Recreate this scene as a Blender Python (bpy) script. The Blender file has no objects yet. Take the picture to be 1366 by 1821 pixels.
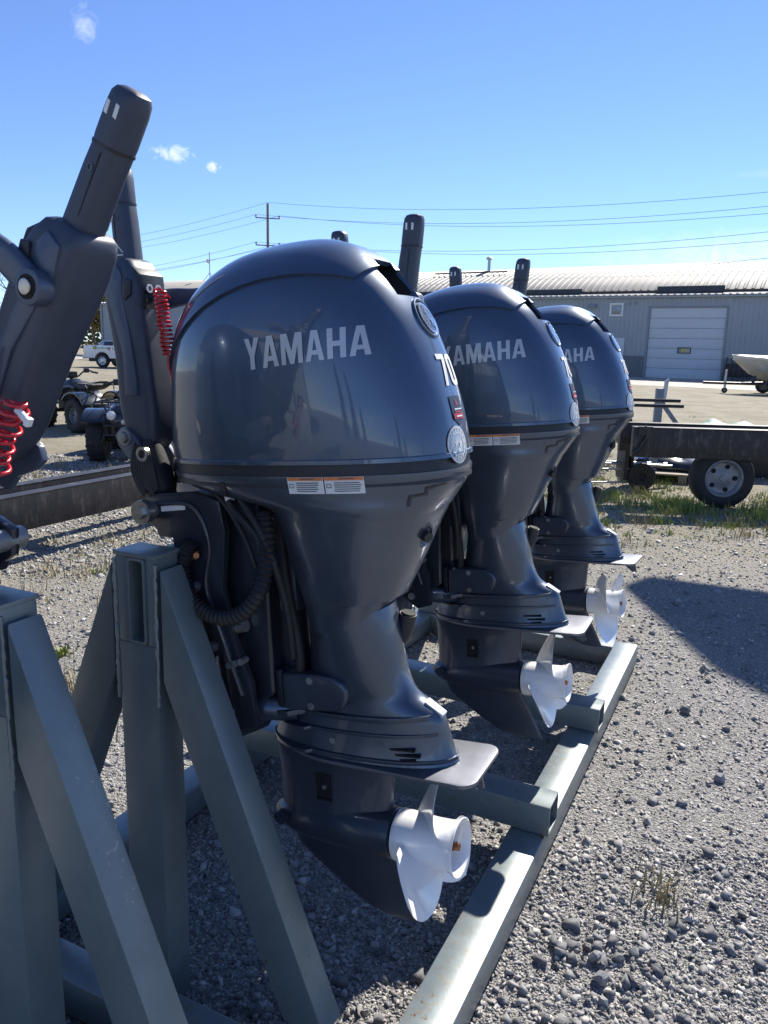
import bpy, bmesh, math, random
import numpy as np
from mathutils import Vector, Matrix, Quaternion
random.seed(7); RNG = np.random.default_rng(7)
S = bpy.context.scene
COL = S.collection
R = math.radians

# ------------------------------------------------------------------ camera
cam = bpy.data.cameras.new('camera'); camo = bpy.data.objects.new('camera', cam); COL.objects.link(camo)
cam.sensor_fit = 'HORIZONTAL'; cam.sensor_width = 36.0; cam.lens = 36.0*1400/1366
cam.clip_start = 0.02; cam.clip_end = 3000
cr, cu, cf = Vector((0.8971, 0.4411, 0.0239)), Vector((-0.1117, 0.1741, 0.9784)), Vector((-0.4274, 0.8804, -0.2052))
cf.normalize(); cr = (cr - cf*cr.dot(cf)).normalized(); cu = cr.cross(cf)
CAM = Vector((0, 0, 1.6))
camo.matrix_world = Matrix(((cr.x, cu.x, -cf.x, CAM.x), (cr.y, cu.y, -cf.y, CAM.y), (cr.z, cu.z, -cf.z, CAM.z), (0, 0, 0, 1)))
S.camera = camo

# ------------------------------------------------------------------ sun, sky, exposure
SUN_EL = R(41.5); SUN_AZ = math.atan2(0.10, 1.0)          # azimuth measured from +Y towards +X
sd = Vector((math.sin(SUN_AZ)*math.cos(SUN_EL), math.cos(SUN_AZ)*math.cos(SUN_EL), math.sin(SUN_EL)))
sl = bpy.data.lights.new('sun', 'SUN'); sl.energy = 4.2; sl.angle = R(0.53); sl.color = (1.0, 0.94, 0.85)
slo = bpy.data.objects.new('sun', sl); COL.objects.link(slo)
slo.rotation_euler = sd.to_track_quat('Z', 'Y').to_euler(); slo.location = (0, 0, 30)
W = bpy.data.worlds.new('World'); S.world = W; W.use_nodes = True
nt = W.node_tree; N = nt.nodes; L = nt.links; N.clear()
out = N.new('ShaderNodeOutputWorld'); bg = N.new('ShaderNodeBackground'); bg.inputs['Strength'].default_value = 0.11
sky = N.new('ShaderNodeTexSky'); sky.sky_type = 'NISHITA'; sky.sun_disc = False
sky.sun_elevation = SUN_EL; sky.sun_rotation = SUN_AZ; sky.air_density = 0.9; sky.dust_density = 0.0; sky.ozone_density = 3.0; sky.altitude = 1200
geo = N.new('ShaderNodeTexCoord')
def wmath(op, a, b=None, c=None):
    n = N.new('ShaderNodeMath'); n.operation = op
    for i, x in enumerate((a, b, c)):
        if x is None: continue
        if isinstance(x, (int, float)): n.inputs[i].default_value = x
        else: L.new(x, n.inputs[i])
    return n.outputs[0]
cn = N.new('ShaderNodeTexNoise'); cn.inputs['Scale'].default_value = 62; cn.inputs['Detail'].default_value = 8; cn.inputs['Roughness'].default_value = .68; cn.inputs['Distortion'].default_value = 1.1
L.new(geo.outputs['Generated'], cn.inputs['Vector'])
def cloud(direction, sx, sz, amount, thr):
    """a wisp of cloud about one direction of the sky: gaussian window times noise"""
    d = Vector(direction).normalized(); h = Vector((d.y, -d.x, 0)).normalized(); v = d.cross(h)
    def dot(vec):
        n = N.new('ShaderNodeVectorMath'); n.operation = 'DOT_PRODUCT'; L.new(geo.outputs['Generated'], n.inputs[0]); n.inputs[1].default_value = vec; return n.outputs['Value']
    a = wmath('MULTIPLY', dot(h), 1/sx); b = wmath('MULTIPLY', dot(v), 1/sz)
    q = wmath('ADD', wmath('MULTIPLY', a, a), wmath('MULTIPLY', b, b))
    g = wmath('MULTIPLY', wmath('POWER', 2.718, wmath('MULTIPLY', q, -1.0)), wmath('GREATER_THAN', dot(d), 0))
    m = wmath('MULTIPLY', wmath('SUBTRACT', wmath('MULTIPLY', cn.outputs['Fac'], g), thr), amount)
    n = N.new('ShaderNodeClamp'); L.new(m, n.inputs[0]); return n.outputs[0]
masks = [cloud((-0.636, 0.744, 0.207), .036, .016, 3.4, .34), cloud((-0.601, 0.775, 0.196), .015, .010, 4.0, .35),
         cloud((-0.68, 0.665, 0.318), .018, .026, 1.1, .28),
         cloud((-0.02, 0.989, 0.105), .20, .030, 1.1, .13), cloud((0.02, 0.975, 0.19), .09, .006, .5, .15)]
tot = masks[0]
for m in masks[1:]: tot = wmath('ADD', tot, m)
cl = N.new('ShaderNodeClamp'); L.new(tot, cl.inputs[0])
mx = N.new('ShaderNodeMix'); mx.data_type = 'RGBA'; L.new(cl.outputs[0], mx.inputs['Factor']); tint = N.new('ShaderNodeMix'); tint.data_type = 'RGBA'; tint.blend_type = 'MULTIPLY'; tint.inputs['Factor'].default_value = 1; tint.inputs['B'].default_value = (.60, .655, .82, 1); L.new(sky.outputs[0], tint.inputs['A']); L.new(tint.outputs['Result'], mx.inputs['A'])
mx.inputs['B'].default_value = (5.2, 5.6, 6.1, 1)
L.new(mx.outputs['Result'], bg.inputs['Color']); L.new(bg.outputs[0], out.inputs['Surface'])
S.view_settings.view_transform = 'Standard'; S.view_settings.look = 'None'; S.view_settings.gamma = 1; S.view_settings.use_curve_mapping = False
S.view_settings.exposure = 1.05
S.render.engine = 'CYCLES'; S.cycles.max_bounces = 6; S.cycles.use_denoising = True

# ------------------------------------------------------------------ materials
MATS = {}
class NB:
    def __init__(s, name):
        s.m = bpy.data.materials.new(name); s.m.use_nodes = True; s.t = s.m.node_tree; s.n = s.t.nodes; s.l = s.t.links
        s.b = s.n['Principled BSDF']; s.tc = s.n.new('ShaderNodeTexCoord')
    def new(s, ty, **k):
        n = s.n.new(ty)
        for a, b in k.items():
            if hasattr(n, a): setattr(n, a, b)
            else: n.inputs[a].default_value = b
        return n
    def noise(s, scale, detail=4, rough=.55, coord='Object', vec=None, dist=0):
        n = s.new('ShaderNodeTexNoise'); n.inputs['Scale'].default_value = scale; n.inputs['Detail'].default_value = detail; n.inputs['Roughness'].default_value = rough; n.inputs['Distortion'].default_value = dist
        s.l.new(vec if vec is not None else s.tc.outputs[coord], n.inputs['Vector']); return n.outputs['Fac']
    def vor(s, scale, coord='Object', feature='F1', out='Distance'):
        n = s.new('ShaderNodeTexVoronoi'); n.feature = feature; n.inputs['Scale'].default_value = scale
        s.l.new(s.tc.outputs[coord], n.inputs['Vector']); return n.outputs[out]
    def ramp(s, fac, stops):
        n = s.new('ShaderNodeValToRGB'); e = n.color_ramp.elements
        while len(e) < len(stops): e.new(.5)
        for i, (p, c) in enumerate(stops):
            e[i].position = p; e[i].color = (*c, 1) if len(c) == 3 else c
        s.l.new(fac, n.inputs[0]); return n.outputs[0]
    def mix(s, fac, a, b, mode='MIX'):
        n = s.new('ShaderNodeMix'); n.data_type = 'RGBA'; n.blend_type = mode
        for k, x in (('Factor', fac), ('A', a), ('B', b)):
            if isinstance(x, (int, float)): n.inputs[k].default_value = x
            elif isinstance(x, tuple): n.inputs[k].default_value = (*x, 1)
            else: s.l.new(x, n.inputs[k])
        return n.outputs['Result']
    def math(s, op, a, b=0.0):
        n = s.new('ShaderNodeMath'); n.operation = op
        for i, x in enumerate((a, b)):
            if isinstance(x, (int, float)): n.inputs[i].default_value = x
            else: s.l.new(x, n.inputs[i])
        return n.outputs[0]
    def bump(s, h, strength=.3, dist=.01):
        n = s.new('ShaderNodeBump'); n.inputs['Strength'].default_value = strength; n.inputs['Distance'].default_value = dist
        s.l.new(h, n.inputs['Height']); s.l.new(n.outputs[0], s.b.inputs['Normal']); return n
    def col(s, c):
        if isinstance(c, tuple): s.b.inputs['Base Color'].default_value = (*c, 1)
        else: s.l.new(c, s.b.inputs['Base Color'])
    def rough(s, c):
        if isinstance(c, (int, float)): s.b.inputs['Roughness'].default_value = c
        else: s.l.new(c, s.b.inputs['Roughness'])
def mat(name, col, rough=.5, metal=0, coat=0, var=.12, scale=12, bump=0, bscale=60, bd=.002, coord='Object'):
    """painted / moulded surface: a colour with slight mottling, uneven gloss and optional fine relief"""
    b = NB(name); n = b.noise(scale, 5, .6, coord)
    lo = tuple(max(0, c*(1-var)) for c in col); hi = tuple(min(1, c*(1+var)) for c in col)
    b.col(b.ramp(n, [(.3, lo), (.7, hi)]))
    r = b.math('ADD', b.math('MULTIPLY', b.math('SUBTRACT', b.noise(scale*2.3, 6, .65, coord), .5), .18*min(1, rough*2)), rough); b.rough(r)
    b.b.inputs['Metallic'].default_value = metal; b.b.inputs['Coat Weight'].default_value = coat; b.b.inputs['Coat Roughness'].default_value = .03
    if bump: b.bump(b.noise(bscale, 4, .6, coord), bump, bd)
    MATS[name] = b.m; return b.m
M = MATS
def cowl_paint():
    b = NB('cowl_paint')
    fl = b.vor(1500, 'Object', 'F1', 'Color'); n = b.noise(5, 4)
    base = b.ramp(n, [(.3, (.060, .094, .146)), (.7, (.068, .104, .160))])
    dm = b.math('MULTIPLY', b.math('LESS_THAN', b.vor(210), .16), b.math('GREATER_THAN', b.noise(17, 4, .7), .56))
    dust = b.math('ADD', b.math('MULTIPLY', dm, .22), b.math('MULTIPLY', b.ramp(b.noise(6.5, 8, .75, dist=1.2), [(.52, (0, 0, 0)), (.75, (.16, .16, .16))]), 1.0))
    b.col(b.mix(dust, base, (.30, .29, .27)))
    b.b.inputs['Metallic'].default_value = .5
    b.rough(b.math('ADD', b.math('MULTIPLY', b.noise(9, 6, .7), .1), .30))
    b.b.inputs['Coat Weight'].default_value = 1; b.l.new(b.math('ADD', b.math('MULTIPLY', b.noise(3, 6, .7), .05), .015), b.b.inputs['Coat Roughness'])
    M['cowl_paint'] = b.m
cowl_paint()
mat('casing_paint', (.098, .122, .160), .32, .65, .5, .08, 6)
mat('gear_paint', (.066, .082, .112), .36, .55, .4, .10, 8)
mat('black_plastic', (.020, .022, .027), .45, 0, 0, .2, 30, .25, 500, .0006)
mat('tiller_plastic', (.046, .058, .084), .47, 0, 0, .14, 14, .3, 700, .0006)
mat('tiller_panel', (.070, .090, .135), .40, .2, .2, .1, 8)
mat('black_rubber', (.017, .017, .019), .6, 0, 0, .25, 25, .3, 120, .002)
mat('hole_black', (.006, .006, .007), .8)
mat('bracket_paint', (.022, .028, .040), .33, .2, .4, .15, 15, .15, 200, .001)
mat('bare_metal', (.52, .50, .46), .32, .9, 0, .2, 30)
mat('dull_zinc', (.30, .31, .31), .48, .7, 0, .25, 25)
mat('bronze', (.30, .14, .07), .4, .8, 0, .3, 40)
mat('prop_white', (.86, .86, .85), .22, 0, .7, .03, 10)
mat('print_grey', (.50, .53, .55), .35, .2, .4, .05, 20)
mat('print_white', (.78, .78, .76), .45, 0, 0, .05, 20)
mat('print_orange', (.72, .22, .06), .5)
mat('print_dark', (.10, .10, .11), .5)
mat('print_red', (.50, .03, .03), .45)
mat('print_navy', (.020, .028, .05), .4)
mat('print_green', (.05, .28, .07), .45)
mat('print_yellow', (.6, .45, .05), .45)
mat('emblem_silver', (.72, .74, .76), .18, .9)
mat('red_cord', (.52, .012, .022), .25, 0, .5, .08, 30)
mat('tyre_rubber', (.020, .020, .021), .75, 0, 0, .35, 20, .4, 150, .004)
mat('rim_grey', (.20, .215, .23), .45, .4, 0, .25, 12)
mat('rim_pale', (.24, .25, .265), .45, .3, 0, .2, 12)
mat('plate_glare', (.19, .20, .23), .46, .75, .2, .08, 8)  # lighter than the casing paint: sun glare put into the plate's colour
mat('rim_bright', (.55, .56, .57), .3, .8, 0, .1, 12)
mat('glass_dark', (.015, .02, .025), .06, 0, .5, .1, 3)
mat('glass_pale', (.16, .20, .24), .08, 0, .5, .3, 3)
mat('truck_white', (.72, .73, .72), .25, 0, .8, .04, 2)
mat('car_dark', (.02, .022, .03), .25, .2, .8, .1, 3)
mat('car_silver', (.42, .44, .46), .3, .5, .6, .06, 3)
mat('atv_paint', (.018, .023, .032), .28, 0, .5, .2, 6)
mat('atv_black', (.017, .017, .018), .55, 0, 0, .25, 20)
mat('lamp_red', (.35, .02, .02), .2, 0, .5)
mat('lamp_clear', (.65, .66, .66), .12, .2, .6)
mat('siding', (.29, .325, .345), .48, .1, 0, .06, .6)
mat('wainscot', (.13, .145, .155), .5, .1, 0, .1, .8)
mat('door_white', (.50, .54, .57), .5, 0, 0, .04, .8)
mat('trim_grey', (.22, .245, .26), .5)
mat('trim_white', (.70, .70, .68), .5)
mat('dark_trim_shade', (.06, .065, .072), .7, 0, 0, .25, 1.2)  # dark trim; on the low eave roof it is painted shade
mat('concrete', (.40, .37, .315), .85, 0, 0, .15, .5, .3, 30, .01)
mat('boat_cream', (.58, .53, .42), .4, 0, .2, .12, 2)
mat('boat_hull', (.42, .42, .38), .35, .3, .2, .15, 3)
mat('pole_wood', (.22, .18, .14), .8, 0, 0, .25, 3)
mat('wire_black', (.13, .135, .145), .6)
mat('galvanised', (.46, .47, .48), .4, .7, 0, .15, 8)
mat('plank_wood', (.30, .25, .19), .8, 0, 0, .3, 9, .4, 60, .004)
mat('green_tarp', (.10, .22, .15), .6, 0, 0, .2, 6)
mat('bark', (.10, .085, .07), .85, 0, 0, .3, 10)
mat('leaf_yellow', (.16, .13, .035), .7, 0, 0, .4, 3)
mat('leaf_green', (.045, .065, .022), .7, 0, 0, .4, 2)
mat('grass_green', (.26, .30, .07), .7, 0, 0, .45, 4)
mat('grass_dry', (.33, .27, .13), .8, 0, 0, .35, 4)
def rack_steel():
    b = NB('rack_paint'); n = b.noise(7, 8, .7); f = b.noise(70, 4, .7)
    c = b.ramp(n, [(.28, (.150, .186, .198)), (.5, (.178, .216, .224)), (.75, (.215, .250, .252))])
    c = b.mix(b.math('GREATER_THAN', b.math('ADD', b.math('MULTIPLY', f, .6), b.math('MULTIPLY', b.noise(3.1, 3), .4)), .648), c, (.33, .335, .32))
    c = b.mix(b.math('GREATER_THAN', b.math('ADD', b.math('MULTIPLY', b.noise(38, 5, .75, dist=.6), .62), b.math('MULTIPLY', b.noise(2.2, 3), .38)), .655), c, (.14, .065, .03))
    zz = b.new('ShaderNodeSeparateXYZ'); b.l.new(b.tc.outputs['Object'], zz.inputs[0])
    low = b.new('ShaderNodeMapRange'); low.inputs[1].default_value = .34; low.inputs[2].default_value = .0; b.l.new(zz.outputs[2], low.inputs[0])
    mud = b.math('MULTIPLY', b.math('GREATER_THAN', b.math('ADD', b.noise(48, 6, .75), b.math('MULTIPLY', low.outputs[0], .16)), .66), .55)
    c = b.mix(mud, c, (.20, .175, .135))
    drip = b.new('ShaderNodeMapping'); drip.inputs['Scale'].default_value = (55, 55, 3.5); b.l.new(b.tc.outputs['Object'], drip.inputs[0])
    c = b.mix(b.ramp(b.noise(1, 6, .7, vec=drip.outputs[0]), [(.58, (0, 0, 0)), (.74, (.30, .30, .30))]), c, (.10, .115, .12))
    b.col(c); b.rough(b.math('ADD', b.math('MULTIPLY', b.noise(22, 6, .7), .25), .26)); b.b.inputs['Metallic'].default_value = .25
    b.bump(b.noise(130, 5, .7), .12, .002); M['rack_paint'] = b.m
rack_steel()
def beam_steel():
    b = NB('beam_black')
    mp = b.new('ShaderNodeMapping'); mp.inputs['Scale'].default_value = (30, 3, 5); b.l.new(b.tc.outputs['Object'], mp.inputs[0])
    a = b.noise(1, 8, .75, vec=mp.outputs[0], dist=.8); d = b.noise(9, 7, .7)
    c = b.ramp(b.math('ADD', b.math('MULTIPLY', a, .55), b.math('MULTIPLY', d, .45)), [(.40, (.022, .020, .021)), (.52, (.036, .031, .030)), (.62, (.105, .092, .082)), (.74, (.20, .16, .125))])
    b.col(c); b.rough(.5); b.b.inputs['Metallic'].default_value = .2; b.bump(d, .25, .003); M['beam_black'] = b.m
beam_steel()
def roof_metal():
    b = NB('roof_metal'); n = b.noise(.35, 6, .6); s = b.noise(3, 5, .7)
    b.col(b.mix(b.math('MULTIPLY', s, .5), b.ramp(n, [(.3, (.30, .285, .25)), (.7, (.38, .365, .325))]), (.25, .23, .195)))
    b.rough(.6); b.b.inputs['Metallic'].default_value = .2; M['roof_metal'] = b.m
roof_metal()
def ground_mat():
    b = NB('gravel_ground')
    pos = b.new('ShaderNodeSeparateXYZ'); b.l.new(b.tc.outputs['Object'], pos.inputs[0])
    v1 = b.new('ShaderNodeTexVoronoi'); v1.inputs['Scale'].default_value = 165; b.l.new(b.tc.outputs['Object'], v1.inputs['Vector'])
    v2 = b.new('ShaderNodeTexVoronoi'); v2.inputs['Scale'].default_value = 70; b.l.new(b.tc.outputs['Object'], v2.inputs['Vector'])
    sp = b.new('ShaderNodeSeparateColor'); b.l.new(v1.outputs['Color'], sp.inputs[0])
    big = b.noise(.55, 6, .6); mid = b.noise(3.5, 6, .65)
    grey = b.ramp(sp.outputs[0], [(.0, (.12, .118, .115)), (.45, (.22, .213, .203)), (.8, (.31, .298, .28)), (1.0, (.46, .44, .41))])
    tan = b.ramp(sp.outputs[1], [(.0, (.20, .172, .118)), (.5, (.29, .255, .182)), (1.0, (.38, .34, .255))])
    # distance from the racks: grey crusher run near, sandy yard beyond
    dist = b.math('ADD', pos.outputs[1], b.math('MULTIPLY', pos.outputs[0], -.55))
    f = b.new('ShaderNodeMapRange'); f.inputs[1].default_value = 3.6; f.inputs[2].default_value = 9.0; b.l.new(b.math('ADD', dist, b.math('MULTIPLY', b.math('SUBTRACT', big, .5), 9)), f.inputs[0])
    c = b.mix(f.outputs[0], grey, tan)
    c = b.mix(b.math('MULTIPLY', b.math('SUBTRACT', mid, .35), .5), c, (.30, .275, .22))
    c = b.mix(b.math('MULTIPLY', f.outputs[0], b.ramp(b.noise(.9, 7, .72, dist=.4), [(.46, (0, 0, 0)), (.66, (.8, .8, .8))])), c, (.155, .150, .070))
    c = b.mix(b.ramp(b.noise(1.3, 5, .7), [(.55, (0, 0, 0)), (.75, (.5, .5, .5))]), c, (.12, .12, .125), 'MIX')
    b.col(c); b.rough(.9)
    h = b.math('ADD', b.math('MULTIPLY', v1.outputs['Distance'], -.6), b.math('ADD', b.math('MULTIPLY', v2.outputs['Distance'], -.8), b.math('MULTIPLY', mid, 1.2)))
    b.bump(h, 1.0, .010); M['gravel_ground'] = b.m
ground_mat()
def stone_mat(name, stops):
    b = NB(name); g = b.new('ShaderNodeNewGeometry')
    c = b.ramp(g.outputs['Random Per Island'], stops)
    b.col(b.mix(b.math('MULTIPLY', b.noise(160, 4, .7), .35), c, (.20, .20, .205))); b.rough(.78); b.bump(b.noise(220, 4, .7), .5, .002); M[name] = b.m
stone_mat('gravel_stone', [(0, (.16, .16, .162)), (.3, (.27, .266, .26)), (.65, (.37, .362, .348)), (.9, (.46, .447, .42)), (1, (.64, .615, .57))])
stone_mat('dark_stone', [(0, (.085, .088, .095)), (.6, (.15, .152, .158)), (1, (.26, .26, .26))])

# ------------------------------------------------------------------ mesh helpers
class MB:
    """collects vertices and faces for ONE mesh object"""
    def __init__(s): s.v = []; s.f = []; s.mi = []; s.cur = 0
    def add(s, vs, fs):
        o = len(s.v); s.v += [tuple(p) for p in vs]
        for f in fs: s.f.append(tuple(i+o for i in f)); s.mi.append(s.cur)
        return s
    def box(s, a, b):
        x0, y0, z0 = a; x1, y1, z1 = b
        return s.add([(x0,y0,z0),(x1,y0,z0),(x1,y1,z0),(x0,y1,z0),(x0,y0,z1),(x1,y0,z1),(x1,y1,z1),(x0,y1,z1)],
              [(0,3,2,1),(4,5,6,7),(0,1,5,4),(1,2,6,5),(2,3,7,6),(3,0,4,7)])
    def prism(s, poly, y0, y1, ax='xz'):
        """outline in two axes pushed through the third"""
        n = len(poly)
        def P(p, t): return {'xz': (p[0], t, p[1]), 'xy': (p[0], p[1], t), 'yz': (t, p[0], p[1])}[ax]
        vs = [P(p, y0) for p in poly] + [P(p, y1) for p in poly]
        fs = [tuple(range(n)), tuple(range(2*n-1, n-1, -1))] + [(i, i+n, (i+1) % n + n, (i+1) % n) for i in range(n)]
        return s.add(vs, fs)
    def loft(s, rings, cap0=True, cap1=True, closed=True):
        n = len(rings[0]); vs = [p for r in rings for p in r]; fs = []
        for k in range(len(rings)-1):
            for i in range(n if closed else n-1):
                j = (i+1) % n; fs.append((k*n+i, k*n+j, (k+1)*n+j, (k+1)*n+i))
        if closed and cap0: fs.append(tuple(range(n-1, -1, -1)))
        if closed and cap1: fs.append(tuple((len(rings)-1)*n+i for i in range(n)))
        return s.add(vs, fs)
    def tube(s, pts, r, seg=10, cap=True):
        pts = [Vector(p) for p in pts]; m = len(pts); rr = r if isinstance(r, (list, tuple)) else [r]*m
        rings = []; nrm = None
        for i, p in enumerate(pts):
            t = (pts[min(i+1, m-1)] - pts[max(i-1, 0)]).normalized()
            if nrm is None:
                nrm = t.orthogonal().normalized()
            else:
                nrm = (nrm - t*nrm.dot(t)); nrm = nrm.normalized() if nrm.length > 1e-6 else t.orthogonal().normalized()
            b = t.cross(nrm)
            rings.append([tuple(p + (nrm*math.cos(a) + b*math.sin(a))*rr[i]) for a in [2*math.pi*k/seg for k in range(seg)]])
        return s.loft(rings, cap, cap)
    def cyl(s, a, b, r, seg=16, r2=None): return s.tube([a, b], [r, r if r2 is None else r2], seg)
    def lathe(s, prof, axis='x', c=(0,0,0), seg=32, close=False, cap=True):
        """profile of (along, radius) turned about an axis through c"""
        rings = []
        for a, r in prof:
            ring = []
            for k in range(seg):
                t = 2*math.pi*k/seg; p, q = r*math.cos(t), r*math.sin(t)
                o = {'x': (a, p, q), 'y': (q, a, p), 'z': (p, q, a)}[axis]
                ring.append((c[0]+o[0], c[1]+o[1], c[2]+o[2]))
            rings.append(ring)
        if close: rings.append(rings[0])
        return s.loft(rings, cap and not close, cap and not close)
    def xf(s, mtx, start=0):
        for i in range(start, len(s.v)): s.v[i] = tuple(mtx @ Vector(s.v[i]))
        return s
    def build(s, name, mats, parent=None, smooth=35, bevel=0, seg=2, offset=None):
        me = bpy.data.meshes.new(name)
        vs = s.v if offset is None else [(x+offset[0], y+offset[1], z+offset[2]) for x, y, z in s.v]
        me.from_pydata(vs, [], s.f); 
        if not isinstance(mats, (list, tuple)): mats = [mats]
        for m in mats: me.materials.append(MATS[m])
        if len(mats) > 1: me.polygons.foreach_set('material_index', s.mi)
        bm = bmesh.new(); bm.from_mesh(me)
        bmesh.ops.recalc_face_normals(bm, faces=bm.faces)
        if bevel:
            es = [e for e in bm.edges if len(e.link_faces) == 2 and e.calc_face_angle(0) > R(28)]
            bmesh.ops.bevel(bm, geom=es, offset=bevel, segments=seg, profile=.6, affect='EDGES', clamp_overlap=True)
        bm.to_mesh(me); bm.free()
        if smooth:
            me.polygons.foreach_set('use_smooth', [True]*len(me.polygons)); me.set_sharp_from_angle(angle=R(smooth))
        o = bpy.data.objects.new(name, me); COL.objects.link(o)
        if parent is not None: o.parent = parent
        return o
def thing(name, label, cat, loc=(0,0,0), rot=(0,0,0), group=None):
    o = bpy.data.objects.new(name, None); COL.objects.link(o); o.empty_display_size = .1
    o.location = loc; o.rotation_euler = rot; o['label'] = label; o['category'] = cat
    if group: o['group'] = group
    return o
def tag(o, label, cat, group=None):
    o['label'] = label; o['category'] = cat
    if group: o['group'] = group
    return o
def structure(o): o['kind'] = 'structure'; return o
def stuff(o): o['kind'] = 'stuff'; return o
def dup(o, parent=None):
    c = o.copy(); COL.objects.link(c); c.parent = parent
    for ch in list(o.children): dup(ch, c)
    return c
def smooth_path(pts, n=8):
    pts = [Vector(p) for p in pts]; out_ = []
    for i in range(len(pts)-1):
        p0, p1, p2, p3 = pts[max(i-1,0)], pts[i], pts[i+1], pts[min(i+2,len(pts)-1)]
        for k in range(n):
            t = k/n
            out_.append(.5*((2*p1)+(p2-p0)*t+(2*p0-5*p1+4*p2-p3)*t*t+(3*p1-p0-3*p2+p3)*t**3))
    return out_+[pts[-1]]
def arr(n, *cols):
    return np.array(cols)

# ------------------------------------------------------------------ ground
def ground():
    xs = np.concatenate([np.linspace(-900, -30, 12), np.linspace(-20, 12, 9), np.linspace(30, 900, 12)])
    ys = np.concatenate([np.linspace(-900, -30, 12), np.linspace(-20, 20, 9), np.linspace(40, 1200, 14)])
    vs = [(x, y, 0) for y in ys for x in xs]; n = len(xs)
    fs = [(j*n+i, j*n+i+1, (j+1)*n+i+1, (j+1)*n+i) for j in range(len(ys)-1) for i in range(n-1)]
    structure(MB().add(vs, fs).build('ground', 'gravel_ground', smooth=0))
ground()
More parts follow.
